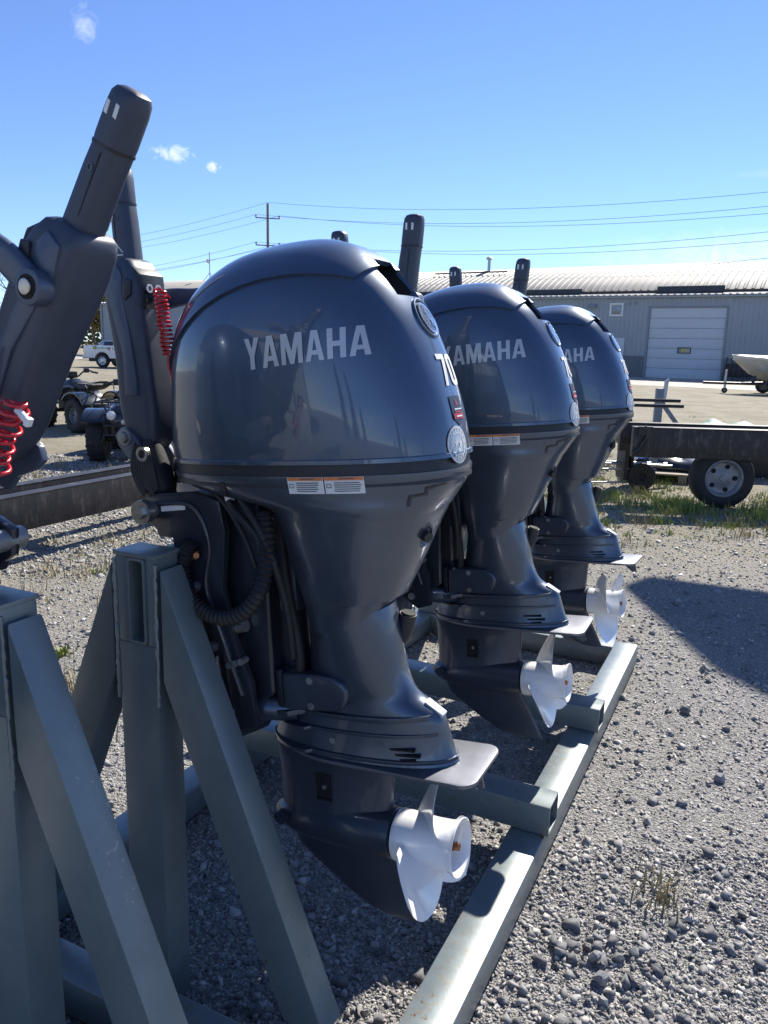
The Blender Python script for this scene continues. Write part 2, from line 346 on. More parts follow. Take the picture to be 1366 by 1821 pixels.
# ------------------------------------------------------------------ metal shed with arched roof
BA = R(7)
BO = Vector((-5.5, 55.9, 0))
def make_shed():
    t = thing('metal_shed', 'long grey metal shed with arched ribbed roof and one large white overhead door', 'shed', BO, (0,0,-BA))
    X0, X1, EV, DP = -59.0, 26.0, 5.22, 24.0
    D0, D1, DH = -2.48, 2.28, 4.55
    def ribs(x0, x1, pitch, d):
        o = []; x = x0
        while x < x1-1e-6:
            for f, y in ((0,0),(.60,0),(.68,-d),(.92,-d)):
                if x+f*pitch < x1: o.append((x+f*pitch, y))
            x += pitch
        o.append((x1, 0)); return o
    def wall_strip(nm, x0, x1, z0, z1, m, pitch=.30, d=.028, y=0):
        pr = ribs(x0, x1, pitch, d); mb = MB(); n = len(pr)
        mb.add([(x, y+dy, z0) for x, dy in pr]+[(x, y+dy, z1) for x, dy in pr], [(i, i+1, n+i+1, n+i) for i in range(n-1)]); return mb.build(nm, m, t, smooth=0)
    wall_strip('wall_cladding', X0, D0-.12, 1.44, EV, 'siding'); wall_strip('wall_cladding', D1+.12, X1, 1.44, EV, 'siding'); wall_strip('wall_cladding', D0-.12, D1+.12, DH+.12, EV, 'siding')
    wall_strip('wainscot', X0, D0-.12, 0, 1.40, 'wainscot', y=-.02); wall_strip('wainscot', D1+.12, X1, 0, 1.40, 'wainscot', y=-.02)
    mb = MB(); mb.box((X0,-.075,1.39),(D0-.12,.0,1.45)); mb.box((D1+.12,-.075,1.39),(X1,.0,1.45)); mb.build('wainscot_trim', 'trim_grey', t)
    mb = MB(); mb.box((X0,.02,0),(D0-.02,.2,EV)); mb.box((D1+.02,.02,0),(X1,.2,EV)); mb.box((D0-.02,.02,DH+.02),(D1+.02,.2,EV)); mb.build('wall_core', 'trim_grey', t, smooth=0)
    # end walls
    for x in (X0, X1):
        mb = MB(); n = 80; pr = ribs(0, DP, .3, .028)
        def arch(y): return EV+.45+2.75*math.sin(max(0, min(1, (y-.9)/(DP-1.8)))*math.pi)**.72 if .9 < y < DP-.9 else EV
        s_ = -1 if x == X0 else 1
        nn = len(pr); mb.add([(x-s_*dy, y, 0) for y, dy in pr]+[(x-s_*dy, y, arch(y)) for y, dy in pr], [(i, i+1, nn+i+1, nn+i) for i in range(nn-1)]); mb.build('end_wall', 'siding', t, smooth=0)
    mb = MB(); mb.box((X0-.08,-.10,0),(X0+.22,.05,EV)); mb.build('corner_trim', 'trim_grey', t)
    # fascia, gutter with drip ends
    mb = MB(); mb.box((X0-.4,-.38,EV-.02),(X1,.0,EV+.13)); mb.build('fascia', 'siding', t, bevel=.02)
    mb = MB()
    x = X0-.4
    while x < X1:
        mb.prism([(x,EV+.135),(x+.22,EV+.135),(x+.17,EV+.20),(x+.05,EV+.20)], -.44, -.10); x += .42
    stuff(mb.build('roof_edge_caps', 'trim_white', t, smooth=0))
    mb = MB(); mb.prism([(-.42,EV+.132),(.95,EV+.36),(.95,EV+.30),(-.42,EV+.10)], X0-.4, X1, 'yz'); mb.build('eave_roof', 'dark_trim_shade', t, smooth=0)  # low eave roof, its shade put into the dark colour
    for a, b, z in ((-22,-7.6,.72),(-2.4,1.85,.78)):
        mb = MB(); mb.box((a,.86,EV+.36),(b,.95,EV+z)); mb.build('shade_step', 'dark_trim_shade', t, bevel=.01)  # stepped dark strips stand in for shade below the arched roof
    mb = MB(); mb.box((X0,.92,EV+.2),(X1,1.0,EV+.50)); mb.build('roof_curb', 'dark_trim_shade', t)
    # arched ribbed roof
    N_ = 40; ys = np.linspace(.98, DP-.98, N_)
    def az(y): return EV+.42+2.75*math.sin((y-.9)/(DP-1.8)*math.pi)**.72
    xs, hs = [], []; x = X0-.3; p_ = .50
    while x < X1:
        for f, h in ((0,0),(.36,.0),(.48,.055),(.72,.055),(.84,0)): xs.append(x+f*p_); hs.append(h)
        x += p_
    nx = len(xs); vs = [(xs[i], y, az(y)+hs[i]) for y in ys for i in range(nx)]
    mb = MB(); mb.add(vs, [(j*nx+i, j*nx+i+1, (j+1)*nx+i+1, (j+1)*nx+i) for j in range(N_-1) for i in range(nx-1)])
    rf = mb.build('roof', 'roof_metal', t, smooth=30)
    mb = MB(); mb.cyl((-17.9,7.0,7.0),(-17.9,7.0,8.9),.13,14); mb.cyl((-17.9,7.0,8.9),(-17.9,7.0,8.98),.26,14); mb.cyl((-17.9,7.0,9.02),(-17.9,7.0,9.10),.30,14,.18); mb.build('flue', 'galvanised', rf)
    mb = MB(); mb.tube([(-17.9,7.0,8.0),(-20.2,6.2,7.6)],.04,6); mb.tube([(-22,5.2,7.72),(-15.4,5.2,7.72)],.06,6); mb.build('flue_stay', 'dark_trim_shade', rf)
    # overhead door
    dr = bpy.data.objects.new('overhead_door', None); COL.objects.link(dr); dr.parent = t
    hp = DH/7
    for k in range(7):
        mb = MB(); mb.box((D0+.01,.04,k*hp+.012),(D1-.01,.10,(k+1)*hp-.012))
        for j in range(2): mb.box((D0+.012,.0385,k*hp+.14+j*.30),(D1-.012,.0400,k*hp+.152+j*.30))
        mb.build('panel', 'door_white', dr, bevel=.012)
    MB().box((D0,.105,0),(D1,.12,DH)).build('door_backing', 'trim_grey', dr)
    wz = hp*2.52; mb = MB()
    for a, b in (((-.52,.0,wz),(-.46,.045,wz+.40)),((.27,.0,wz),(.33,.045,wz+.40)),((-.46,.0,wz),(.27,.045,wz+.06)),((-.46,.0,wz+.34),(.27,.045,wz+.40))): mb.box(a, b)
    mb.build('window_frame', 'dark_trim_shade', dr, bevel=.01)
    MB().box((-.46,.022,wz+.06),(.27,.036,wz+.34)).build('window_pane', 'glass_pale', dr)
    mb = MB(); mb.box((-.27,.014,wz+.10),(-.10,.0215,wz+.30)); mb.box((-.06,.014,wz+.22),(.05,.0215,wz+.30)); mb.box((-.05,.014,wz+.08),(-.02,.0215,wz+.2)); mb.box((.06,.014,wz+.10),(.09,.0215,wz+.30)); mb.box((.09,.014,wz+.16),(.14,.0215,wz+.19)); mb.build('items_behind_pane', 'print_yellow', dr, smooth=0)
    mb = MB(); mb.box((D0-.13,-.05,0),(D0,.12,DH+.13)); mb.box((D1,-.05,0),(D1+.13,.12,DH+.13)); mb.box((D0,-.05,DH),(D1,.12,DH+.13)); mb.build('door_frame', 'trim_grey', dr, bevel=.01)
    # small window, walk door, lamp, vents
    def window(x0, x1, z0, z1):
        mb = MB(); f = .12
        for a, b in (((x0,-.06,z0),(x0+f,.01,z1)),((x1-f,-.06,z0),(x1,.01,z1)),((x0+f,-.06,z0),(x1-f,.01,z0+f)),((x0+f,-.06,z1-f),(x1-f,.01,z1))): mb.box(a, b)
        w_ = mb.build('window', 'trim_white', t, bevel=.01)
        MB().box((x0+f,-.034,z0+f),(x1-f,-.030,z1-f)).build('pane', 'glass_pale', w_)
        MB().box((x0+f+.1,-.046,z0+f),(x1-f-.12,-.036,z0+f+.22)).build('curtain', 'plank_wood', w_)
    window(-5.22,-4.28,4.02,4.90); window(-31.2,-30.2,3.2,4.2); window(-43,-42,3.2,4.2)
    wd = MB().box((-4.95,-.06,0),(-4.02,-.02,2.58)).build('walk_door', 'door_white', t, bevel=.02); MB().box((-4.2,-.09,1.0),(-4.12,-.06,1.16)).build('handle', 'galvanised', wd)
    mb = MB(); mb.prism([(-.30,4.55),(-.06,4.62),(-.06,4.80),(-.22,4.80)], -6.75, -6.15, 'yz'); mb.build('wall_lamp', 'trim_grey', t, bevel=.02)
    for x in (-3.9,-3.5): MB().cyl((x,-.10,4.86),(x,.0,4.86),.075,12).build('wall_vent', 'trim_grey', t)
    return t
make_shed()

# ------------------------------------------------------------------ galvanised engine racks
def beam_tube(p0, p1, w, h, wall=.006, up=(0,0,1), parent=None, name='beam', m='rack_paint', open_ends=True, depth=.25):
    """rectangular hollow section from p0 to p1 with really open ends"""
    p0, p1 = Vector(p0), Vector(p1); t = (p1-p0).normalized(); upv = Vector(up); sd_ = t.cross(upv).normalized(); upv = sd_.cross(t)
    def ring(p, a, b, c=.2):
        k = .006; k = min(k, a*.45, b*.45)
        o = [(-a+k,-b),(a-k,-b),(a-k*.3,-b+k*.3),(a,-b+k),(a,b-k),(a-k*.3,b-k*.3),(a-k,b),(-a+k,b),(-a+k*.3,b-k*.3),(-a,b-k),(-a,-b+k),(-a+k*.3,-b+k*.3)]
        return [tuple(p+sd_*x+upv*y) for x, y in o]
    mb = MB(); a, b = w/2, h/2
    if open_ends:
        d = min(depth, (p1-p0).length*.4)
        rings = [ring(p0+t*d, a-wall, b-wall), ring(p0, a-wall, b-wall), ring(p0, a, b), ring(p1, a, b), ring(p1, a-wall, b-wall), ring(p1-t*d, a-wall, b-wall)]
    else: rings = [ring(p0, a, b), ring(p1, a, b)]
    mb.loft(rings)
    return mb.build(name, m, parent, smooth=25)
def make_rack(label, dy):
    t = thing('engine_rack', label, 'steel rack', (-1.105, 2.65+dy, 0), (0,0,0), 'steel engine racks')
    ox, oy = -1.105, 2.65
    def q(x, y, z): return (x-ox, y-oy, z)
    for x in (-.542, -1.668): beam_tube(q(x,.98,.069), q(x,4.05,.069), .112, .102, name='base_rail', parent=t)
    for y in (1.162, 4.010): beam_tube(q(-1.611,y,.068), q(-.599,y,.068), .095, .098, name='end_beam', parent=t)
    for y in (2.255, 3.020): beam_tube(q(-1.72,y,.172), q(-.475,y,.172), .112, .100, name='cross_beam', parent=t)
    top = beam_tube(q(-1.204,1.247,1.040), q(-1.204,4.053,1.040), .050, .196, wall=.006, name='top_beam', parent=t, depth=1.2)
    for y0, y1 in ((1.25,1.33), (3.97,4.05)):
        pz = MB()
        pz.box(q(-1.265,y0,0.001), q(-1.155,y1,.940))
        pz.box(q(-1.265,y0,.940), q(-1.2300,y1,1.139)); pz.box(q(-1.178,y0,.940), q(-1.155,y1,1.139))
        post = pz.build('post', 'rack_paint', t, bevel=.004)
        MB().box(q(-1.2295,y0+.002,.9402), q(-1.1785,y0+.05,.9418)).build('rusty_sill', 'rust', post)
        MB().box(q(-1.268,y0-.003,1.1392), q(-1.152,y1+.003,1.149)).build('cap_plate', 'rack_paint', post, bevel=.002)
        # weld beads beside the cheeks and braces
        for x in (-1.268, -1.152):
            mb = MB(); mb.tube([q(x+random.uniform(-.0015,.0015), y0+.001, z) for z in np.linspace(.80, 1.13, 40)], [random.uniform(.003,.006) for _ in range(40)], 6); mb.build('weld_bead', 'rack_paint', post)
        dx, dz = .405, .961; ym = (y0+y1)/2
        ln_ = math.hypot(dx, dz); nx, nz = dz/ln_, dx/ln_             # unit normal of the upper edge
        for sg in (-1, 1):
            a = (-1.140 if sg > 0 else -1.280, 1.118); s_ = sg
            L_ = (1.118-.122)/dz
            b_ = (a[0]+s_*dx*L_, .122)
            w_ = .100; hx = w_/nx                                      # horizontal run of the tube's width
            poly = [(a[0], a[1]), (b_[0], b_[1]), (b_[0]-s_*hx, b_[1]), (a[0]-s_*0.0-s_*.0, a[1]-hx*dz/dx)]
            # clip the lower edge where it meets the post
            mb = MB(); mb.prism([q(px, 0, pzz)[::2] for px, pzz in poly], y0+.002-oy, y1-.004-oy); mb.build('brace', 'rack_paint', t, bevel=.0045, smooth=25)
    return t
mat('rust', (.28, .10, .035), .8, 0, 0, .35, 60)
mat('hole_dark', (.03,.034,.036), .6)
rk = make_rack('grey-green steel rack carrying the outboard motors, base rail stretching away on the gravel', 0)
rk2 = dup(rk); rk2.location = (-1.105, 2.65-3.10, 0); rk2['label'] = 'grey-green steel rack cut off at the lower left, only its post and brace in view'

# ------------------------------------------------------------------ outboard motors
# shapes are written in (u aft, v sideways, w up) metres about a point on the cowl seam; OFF moves them to the foot of the skeg
OFF = (-.05, 0, 1.12)
TRIM = R(-5)
class Body:
    """a casing given by rows (w, front u, rear u, half width); plan sections are superellipses"""
    def __init__(s, rows, n=2.6):
        s.t = np.array(rows, float); s.n = n
        if s.t[0,0] > s.t[-1,0]: s.t = s.t[::-1]
    def row(s, w):
        t = s.t; w = min(max(w, t[0,0]), t[-1,0]); i = int(np.clip(np.searchsorted(t[:,0], w)-1, 0, len(t)-2))
        h = t[i+1,0]-t[i,0]; x = (w-t[i,0])/h; res = []
        for c in (1,2,3):
            def slope(k):
                if k <= 0: return (t[1,c]-t[0,c])/(t[1,0]-t[0,0])
                if k >= len(t)-1: return (t[-1,c]-t[-2,c])/(t[-1,0]-t[-2,0])
                a = (t[k,c]-t[k-1,c])/(t[k,0]-t[k-1,0]); b = (t[k+1,c]-t[k,c])/(t[k+1,0]-t[k,0])
                return 0 if a*b <= 0 else 2*a*b/(a+b)
            m0, m1 = slope(i)*h, slope(i+1)*h
            res.append((2*x**3-3*x*x+1)*t[i,c]+(x**3-2*x*x+x)*m0+(-2*x**3+3*x*x)*t[i+1,c]+(x**3-x*x)*m1)
        return res
    def ring(s, w, seg, d=0):
        f, r, h = s.row(w); c, a, b = (f+r)/2, (r-f)/2+d, h+d; e = 2/s.n; o = []
        for k in range(seg):
            t = 2*math.pi*k/seg; ct, st = math.cos(t), math.sin(t)
            o.append((c+a*math.copysign(abs(ct)**e, ct), b*math.copysign(abs(st)**e, st), w))
        return o
    def V(s, u, w):
        f, r, h = s.row(w); c, a = (f+r)/2, (r-f)/2; q = abs((u-c)/a)
        return 0 if q >= 1 else h*(1-q**s.n)**(1/s.n)
    def Urear(s, v, w):
        f, r, h = s.row(w); c, a = (f+r)/2, (r-f)/2; q = min(.98, abs(v)/h)
        return c+a*(1-q**s.n)**(1/s.n)
    def mesh(s, mb, ws, seg=96, d=0, cap0=True, cap1=True):
        return mb.loft([s.ring(w, seg, d) for w in ws], cap0, cap1)
COWL = Body([(-.012,-.297,.402,.189),(.03,-.297,.397,.191),(.08,-.293,.388,.191),(.13,-.287,.375,.190),(.18,-.280,.359,.189),(.225,-.268,.342,.1865),(.265,-.252,.324,.182),
             (.30,-.232,.304,.175),(.332,-.206,.282,.165),(.36,-.174,.257,.150),(.385,-.136,.229,.129),(.404,-.098,.201,.106),(.418,-.058,.172,.075),(.427,-.016,.142,.050),(.4325,.02,.112,.026)], 2.55)
BAND = Body([(-.060,-.296,.401,.188),(-.012,-.292,.396,.185)], 2.55)
BOWL = Body([(-.175,-.012,.300,.128),(-.15,-.018,.325,.163),(-.122,-.03,.350,.173),(-.106,-.07,.363,.178),(-.090,-.165,.375,.181),(-.074,-.238,.388,.184),(-.056,-.284,.398,.187),(-.044,-.296,.402,.190),(-.037,-.297,.402,.1905)], 2.55)
APRON = Body([(-.40,.026,.204,.094),(-.37,.025,.213,.100),(-.32,.016,.246,.119),(-.235,.000,.292,.146),(-.16,-.016,.328,.166),(-.125,-.022,.348,.1735),(-.11,-.024,.355,.1765)], 2.4)
LEG = Body([(-.700,-.112,.366,.082),(-.675,-.108,.356,.076),(-.655,-.10,.349,.072),(-.63,-.085,.342,.069),(-.605,-.06,.336,.066),(-.585,-.035,.330,.064),(-.565,-.018,.300,.063),(-.546,-.008,.270,.064),(-.52,-.002,.254,.071),(-.49,.006,.244,.077),(-.44,.016,.235,.086),(-.36,.026,.214,.0985)], 2.1)
def glyph(ch):
    g = {'Y': (.64, [[(0,1),(.21,1),(.32,.66),(.43,1),(.64,1),(.42,.42),(.42,0),(.22,0),(.22,.42)]]),
         'A': (.68, [[(0,0),(.19,0),(.228,.2),(.34,.2),(.34,.35),(.258,.35),(.34,.76),(.34,1),(.22,1)], [(.68,0),(.46,1),(.34,1),(.34,.76),(.422,.35),(.34,.35),(.34,.2),(.452,.2),(.49,0)]]),
         'M': (.84, [[(0,0),(.18,0),(.18,.60),(.34,0),(.50,0),(.66,.60),(.66,0),(.84,0),(.84,1),(.58,1),(.42,.42),(.26,1),(0,1)]]),
         'H': (.64, [[(0,0),(.2,0),(.2,.40),(.44,.40),(.44,0),(.64,0),(.64,1),(.44,1),(.44,.57),(.2,.57),(.2,1),(0,1)]]),
         '7': (.60, [[(0,1),(0,.83),(.36,.83),(.10,0),(.31,0),(.60,.86),(.60,1)]]),
         '0': (.60, [[(.30,0),(.12,0),(0,.12),(0,.88),(.12,1),(.30,1),(.30,.84),(.23,.84),(.2,.79),(.2,.21),(.23,.16),(.30,.16)], [(.30,0),(.30,.16),(.37,.16),(.4,.21),(.4,.79),(.37,.84),(.30,.84),(.30,1),(.48,1),(.60,.88),(.60,.12),(.48,0)]])}
    return g[ch]
def flat_shapes(polys, place, grid, flip=False):
    """polygons in a flat print, cut on a grid so they can follow a curved casing; place(x,y)->point"""
    bm = bmesh.new()
    for p in polys:
        bm.faces.new([bm.verts.new((x, y, 0)) for x, y in p])
    xs = [v.co.x for v in bm.verts]; ys = [v.co.y for v in bm.verts]
    for lo, hi, no in ((min(xs), max(xs), (1,0,0)), (min(ys), max(ys), (0,1,0))):
        k = math.floor(lo/grid)+1
        while k*grid < hi:
            bmesh.ops.bisect_plane(bm, geom=bm.verts[:]+bm.edges[:]+bm.faces[:], plane_co=(k*grid*no[0], k*grid*no[1], 0), plane_no=no); k += 1
    bmesh.ops.triangulate(bm, faces=bm.faces[:])
    bm.verts.index_update()
    vs = [place(v.co.x, v.co.y) for v in bm.verts]; fs = [tuple(v.index for v in (f.verts if not flip else reversed(f.verts))) for f in bm.faces]
    bm.free(); return vs, fs
def text_polys(txt, gap=.11):
    x = 0; res = []
    for c in txt:
        w, ps = glyph(c)
        for p in ps: res.append([(a+x, b) for a, b in p])
        x += w+gap
    return res, x-gap
def circle(cx, cy, r, n=28): return [(cx+r*math.cos(2*math.pi*k/n), cy+r*math.sin(2*math.pi*k/n)) for k in range(n)]
def annulus(cx, cy, r0, r1, n=28):
    res = []
    for k in range(n):
        a, b = 2*math.pi*k/n, 2*math.pi*(k+1)/n
        res.append([(cx+r0*math.cos(a), cy+r0*math.sin(a)), (cx+r1*math.cos(a), cy+r1*math.sin(a)), (cx+r1*math.cos(b), cy+r1*math.sin(b)), (cx+r0*math.cos(b), cy+r0*math.sin(b))])
    return res
def star(cx, cy, r, k=.42, n=5):
    return [(cx+(r if i % 2 == 0 else r*k)*math.sin(math.pi*i/n), cy+(r if i % 2 == 0 else r*k)*math.cos(math.pi*i/n)) for i in range(2*n)]
def rect(x0, y0, x1, y1): return [(x0,y0),(x1,y0),(x1,y1),(x0,y1)]

def make_engine(name, label, loc, rz, group, prop_angle=0, tiller_lean=0):
    t = thing(name, label, 'outboard motor', loc, (0, TRIM, rz), group)
    def part(mb, nm, mats, parent=None, **k):
        k.setdefault('offset', OFF); return mb.build(nm, mats, parent or t, **k)
    # --- upper cowling with an air intake sunk into its upper rear
    SC0, SC1, SB, SI = .306, .390, .056, .047        # scoop: lower and upper edge, half width outside and inside
    ws = list(np.linspace(-.012, .29, 34))+[.298,SC0,SC0+.012]+list(np.linspace(.324, .372, 9))+[SC1-.010,SC1,.399,.406,.412,.418,.422,.426,.429,.431,.4325]
    mb = MB(); n0, n1, n2 = 9, 4, 44                   # samples to each side: scoop floor, scoop wall, the rest
    rings = []; depth = []
    for w in ws:
        f, r, h = COWL.row(w); c, a_ = (f+r)/2, (r-f)/2; e = 2/COWL.n
        tt = [math.asin(min(.93+.05*(q == 1), x/h)**(COWL.n/2)) for q, x in ((0, SI), (1, SB))]
        ts = list(np.linspace(0, tt[0], n0+1))+list(np.linspace(tt[0], tt[1], n1+1))[1:]+list(np.linspace(tt[1], math.pi, n2+1))[1:]
        ts = ts+[-t_ for t_ in ts[1:-1]][::-1]
        rings.append([(c+a_*math.copysign(abs(math.cos(t_))**e, math.cos(t_)), h*math.copysign(abs(math.sin(t_))**e, math.sin(t_)), w) for t_ in ts])
    ns_ = len(ts); half = n0+n1
    def lat(i):
        k = i if i <= ns_//2 else ns_-i
        return 1 if k <= n0 else max(0, 1-(k-n0)/n1)
    for j, w in enumerate(ws):
        vert = min(1, max(0, (w-SC0)/.012))*min(1, max(0, (SC1-w)/.010))
        for i in range(ns_):
            s_ = lat(i)*vert
            if s_ > 0: x, y, z = rings[j][i]; rings[j][i] = (x-.032*s_, y*(1-.06*s_), z-.004*s_)
    mb.loft(rings)
    mb.mi = []
    for f in mb.f:
        if len(f) == 4:
            js = [i//ns_ for i in f]; ks = [i % ns_ for i in f]
            mb.mi.append(1 if all(SC0 <= ws[j] <= SC1 for j in js) and all(min(k, ns_-k) <= half for k in ks) and (min(ws[j] for j in js) >= SC0) and sum(lat(k)*min(1, max(0, (ws[j]-SC0)/.012))*min(1, max(0, (SC1-ws[j])/.010)) for j, k in zip(js, ks)) > 1.2 else 0)
        else: mb.mi.append(0)
    cowl = part(mb, 'cowling', ['cowl_paint', 'hole_black'], smooth=40)
    # --- raised top shell: starts at an arched edge on each side, ends behind on a slanting edge
    def we(u):
        return float(np.interp(u, [-.285,-.27,-.24,-.20,-.15,-.10,-.05,.0,.05,.11,.17,.215,.25], [.150,.172,.208,.243,.280,.308,.327,.341,.349,.352,.348,.341,.332]))
    def wtop(u):
        lo, hi = .15, .4325
        for _ in range(40):
            m_ = (lo+hi)/2; f, r, h = COWL.row(m_)
            if f < u < r: lo = m_
            else: hi = m_
        return lo
    U = list(np.linspace(-.286, .238, 46)); K = 18; rows = []; inner = []
    for u in U:
        top = wtop(u)-.0004; e = min(we(u), top-.002); row = []
        for sgn in (-1, 1):
            half = []
            for k in range(K+1):
                q = k/K; w = e+(top-e)*math.sin(q*math.pi/2)
                back = .030*(1-q)**1.0 if u > .15 else 0
                uu = u + ((u-.15)/.088)*(.045*q-.006) if u > .15 else u
                uu = min(uu, COWL.row(w)[1]-.004)
                v = COWL.V(uu, w)
                half.append(Vector((uu, sgn*v, w)))
            row += half if sgn == -1 else half[::-1][1:]
        rows.append(row)
    nn = len(rows[0]); P = np.array([[tuple(p) for p in r] for r in rows])
    du = np.gradient(P, axis=0); dv = np.gradient(P, axis=1); nr = np.cross(du, dv); ln = np.linalg.norm(nr, axis=2, keepdims=True); nr = nr/np.maximum(ln, 1e-9)
    cen = np.array([.05, 0, .15]); sg = np.sign(np.sum(nr*(P-cen), axis=2, keepdims=True)); nr = nr*sg
    lift = .0065
    O = P+nr*lift; I = P-nr*.004
    mb = MB(); grid = [tuple(p) for p in O.reshape(-1,3)]; n_u = len(U)
    fs = [(i*nn+j, i*nn+j+1, (i+1)*nn+j+1, (i+1)*nn+j) for i in range(n_u-1) for j in range(nn-1)]
    mb.add(grid, fs)
    ring_idx = [(0, j) for j in range(nn)]+[(i, nn-1) for i in range(1, n_u)]+[(n_u-1, j) for j in range(nn-2, -1, -1)]+[(i, 0) for i in range(n_u-2, 0, -1)]
    a = [tuple(O[i][j]) for i, j in ring_idx]; b = [tuple(I[i][j]) for i, j in ring_idx]
    m_ = len(a); mb.add(a+b, [(k, (k+1) % m_, m_+(k+1) % m_, m_+k) for k in range(m_)])
    part(mb, 'top_shell', 'cowl_paint', cowl, smooth=40)
    # --- shadow gap band between cowl and tray, and the lip at the rear
    mb = MB(); BAND.mesh(mb, [-.060, -.030, -.012], 96); part(mb, 'seal_band', 'black_plastic')
    mb = MB(); 
    rings = []
    for w, d in ((-.004,.0005),(-.006,.0025),(-.014,.003),(-.016,-.004)): rings.append(COWL.ring(max(w,-.012), 96, d)); rings[-1] = [(p[0], p[1], w) for p in rings[-1]]
    mb.loft(rings, False, False); part(mb, 'cowl_lip', 'cowl_paint', cowl)
    # --- tray below the cowl
    mb = MB(); BOWL.mesh(mb, [-.175,-.165,-.15,-.135,-.122,-.113,-.106,-.098,-.090,-.082,-.074,-.065,-.056,-.050,-.044,-.040,-.037], 96)
    tray = part(mb, 'lower_tray', 'casing_paint')
    for sg in (-1, 1):   # stepped recess at the rear corner of the tray (latch housing)
        mb = MB()
        pl = lambda x, y: (x, sg*(BOWL.V(x, y)+.0025), y)
        vs, fs = flat_shapes([[(.325,-.104),(.331,-.082),(.355,-.080),(.359,-.068),(.392,-.061),(.392,-.065),(.362,-.0735),(.358,-.0845),(.335,-.0865),(.330,-.104)]], pl, .012); mb.add(vs, fs)
        part(mb, 'latch_recess', 'bracket_paint', tray, smooth=0)
        mb = MB(); vs, fs = flat_shapes([rect(-.086,-.086,-.068,-.052)], pl, .01); mb.add(vs, fs); part(mb, 'tray_clip', 'black_plastic', tray, smooth=0)
        # warning labels
        for x0 in (.095, .1775):
            mb = MB(); 
            def pl2(lift): return lambda x, y: (x0+x, sg*(BOWL.V(x0+x, -.072+y)+lift), -.072+y+.010*0+.02*(x0+x-.1)*.2)
            vs, fs = flat_shapes([rect(0,0,.080,.034)], pl2(.002), .01); mb.cur = 0; mb.add(vs, fs)
            vs, fs = flat_shapes([rect(.001,.027,.079,.0335)], pl2(.0028), .01); mb.cur = 1; mb.add(vs, fs)
            pr = random.Random(3 if x0 < .1 else 5)
            lines = [rect(.020, .0045+k*.0042, .020+pr.uniform(.040,.056), .0045+k*.0042+.0016) for k in range(5)]+[rect(.004,.012,.014,.0132),rect(.004,.019,.014,.0202),rect(.004,.0132,.0052,.019),rect(.0128,.0132,.014,.019)]
            lines += [rect(.030,.0294,.062,.0314)]
            vs, fs = flat_shapes(lines, pl2(.0036), .02); mb.cur = 2; mb.add(vs, fs)
            part(mb, 'warning_label', ['print_white', 'print_orange', 'print_dark'], tray, smooth=0)
    # --- mid apron and leg
    mb = MB(); APRON.mesh(mb, [-.40,-.37,-.345,-.32,-.28,-.235,-.20,-.16,-.14,-.125,-.11], 72)
    for i, (x, y, z) in enumerate(mb.v):                 # the seam runs up towards the rear
        if z < -.33: mb.v[i] = (x, y, z + (x-.05)*.16 - .0)
    apron = part(mb, 'apron', 'casing_paint')
    mb = MB(); mb.lathe([(-.004,.0),(-.004,.024),(.004,.026),(.006,.021),(.002,.017),(.002,0)], 'x', (0,0,0), 20)
    mb.xf(Matrix.Translation((.316,-.030,-.178)) @ Matrix.Rotation(R(-38),4,'Z') @ Matrix.Rotation(R(28),4,'Y') @ Matrix.Diagonal((1,.75,1.25,1)))
    part(mb, 'drain_boss', 'casing_paint', apron); 
    mb = MB(); mb.cyl((.314,-.030,-.178),(.330,-.038,-.183),.012,6); part(mb, 'drain_plug', 'black_plastic', apron)
    mb = MB(); LEG.mesh(mb, [-.700,-.688,-.675,-.66,-.645,-.63,-.615,-.60,-.585,-.575,-.565,-.555,-.546,-.533,-.52,-.505,-.49,-.465,-.44,-.40,-.37], 72)
    for i, (x, y, z) in enumerate(mb.v):
        if z > -.41: mb.v[i] = (x, y, z + (x-.05)*.15)
    leg = part(mb, 'upper_leg', 'casing_paint')
    mb = MB(); mb.tube(smooth_path([(.200,.034,-.45),(.226,.036,-.42),(.240,.036,-.375)],4), .020, 14); ep = part(mb, 'exhaust_port', 'black_plastic', leg); mb = MB(); mb.tube([(.2398,.0362,-.3765),(.2412,.0363,-.3720)], .0165, 14); part(mb, 'exhaust_hole', 'hole_black', ep)
    # trim wedge on the leg's shoulder, pale colour stands in for sun glare
    mb = MB(); mb.prism([(.292,-.5565),(.334,-.5835),(.330,-.592),(.288,-.565)], -.013, .013); part(mb, 'shoulder_tab', 'print_grey', leg, bevel=.002)
    # --- lower mount covers
    for sg in (-1, 1):
        mb = MB(); o = [(-.030,-.503),(.060,-.498),(.105,-.500),(.128,-.508),(.140,-.525),(.139,-.548),(.126,-.568),(.100,-.579),(.040,-.586),(-.030,-.590)]
        mb.prism(o, sg*.050, sg*.088); cov = part(mb, 'mount_cover', 'gear_paint', bevel=.009, seg=3)
        for bx, bz in ((.045,-.512),(.045,-.572)):
            mb = MB(); mb.cyl((bx, sg*.080, bz), (bx, sg*.090, bz), .0085, 12); mb.cyl((bx, sg*.090, bz), (bx, sg*.093, bz), .005, 6); part(mb, 'bolt', 'dull_zinc', cov)
        mb = MB(); mb.prism([(-.052,-.500),(-.034,-.499),(-.034,-.592),(-.052,-.590)], sg*.040, sg*.080); part(mb, 'mount_clamp', 'bracket_paint', bevel=.005)
    mb = MB(); mb.prism([(-.115,-.515),(-.02,-.502),(-.02,-.522),(-.112,-.535)], -.060, .060); mb.cyl((-.098,-.062,-.527),(-.098,.062,-.527),.016,16); part(mb, 'mount_plate', 'bracket_paint', bevel=.004)
    mb = MB(); mb.box((-.100,-.045,-.598),(-.035,.045,-.530)); part(mb, 'mount_block', 'bracket_paint', bevel=.008)
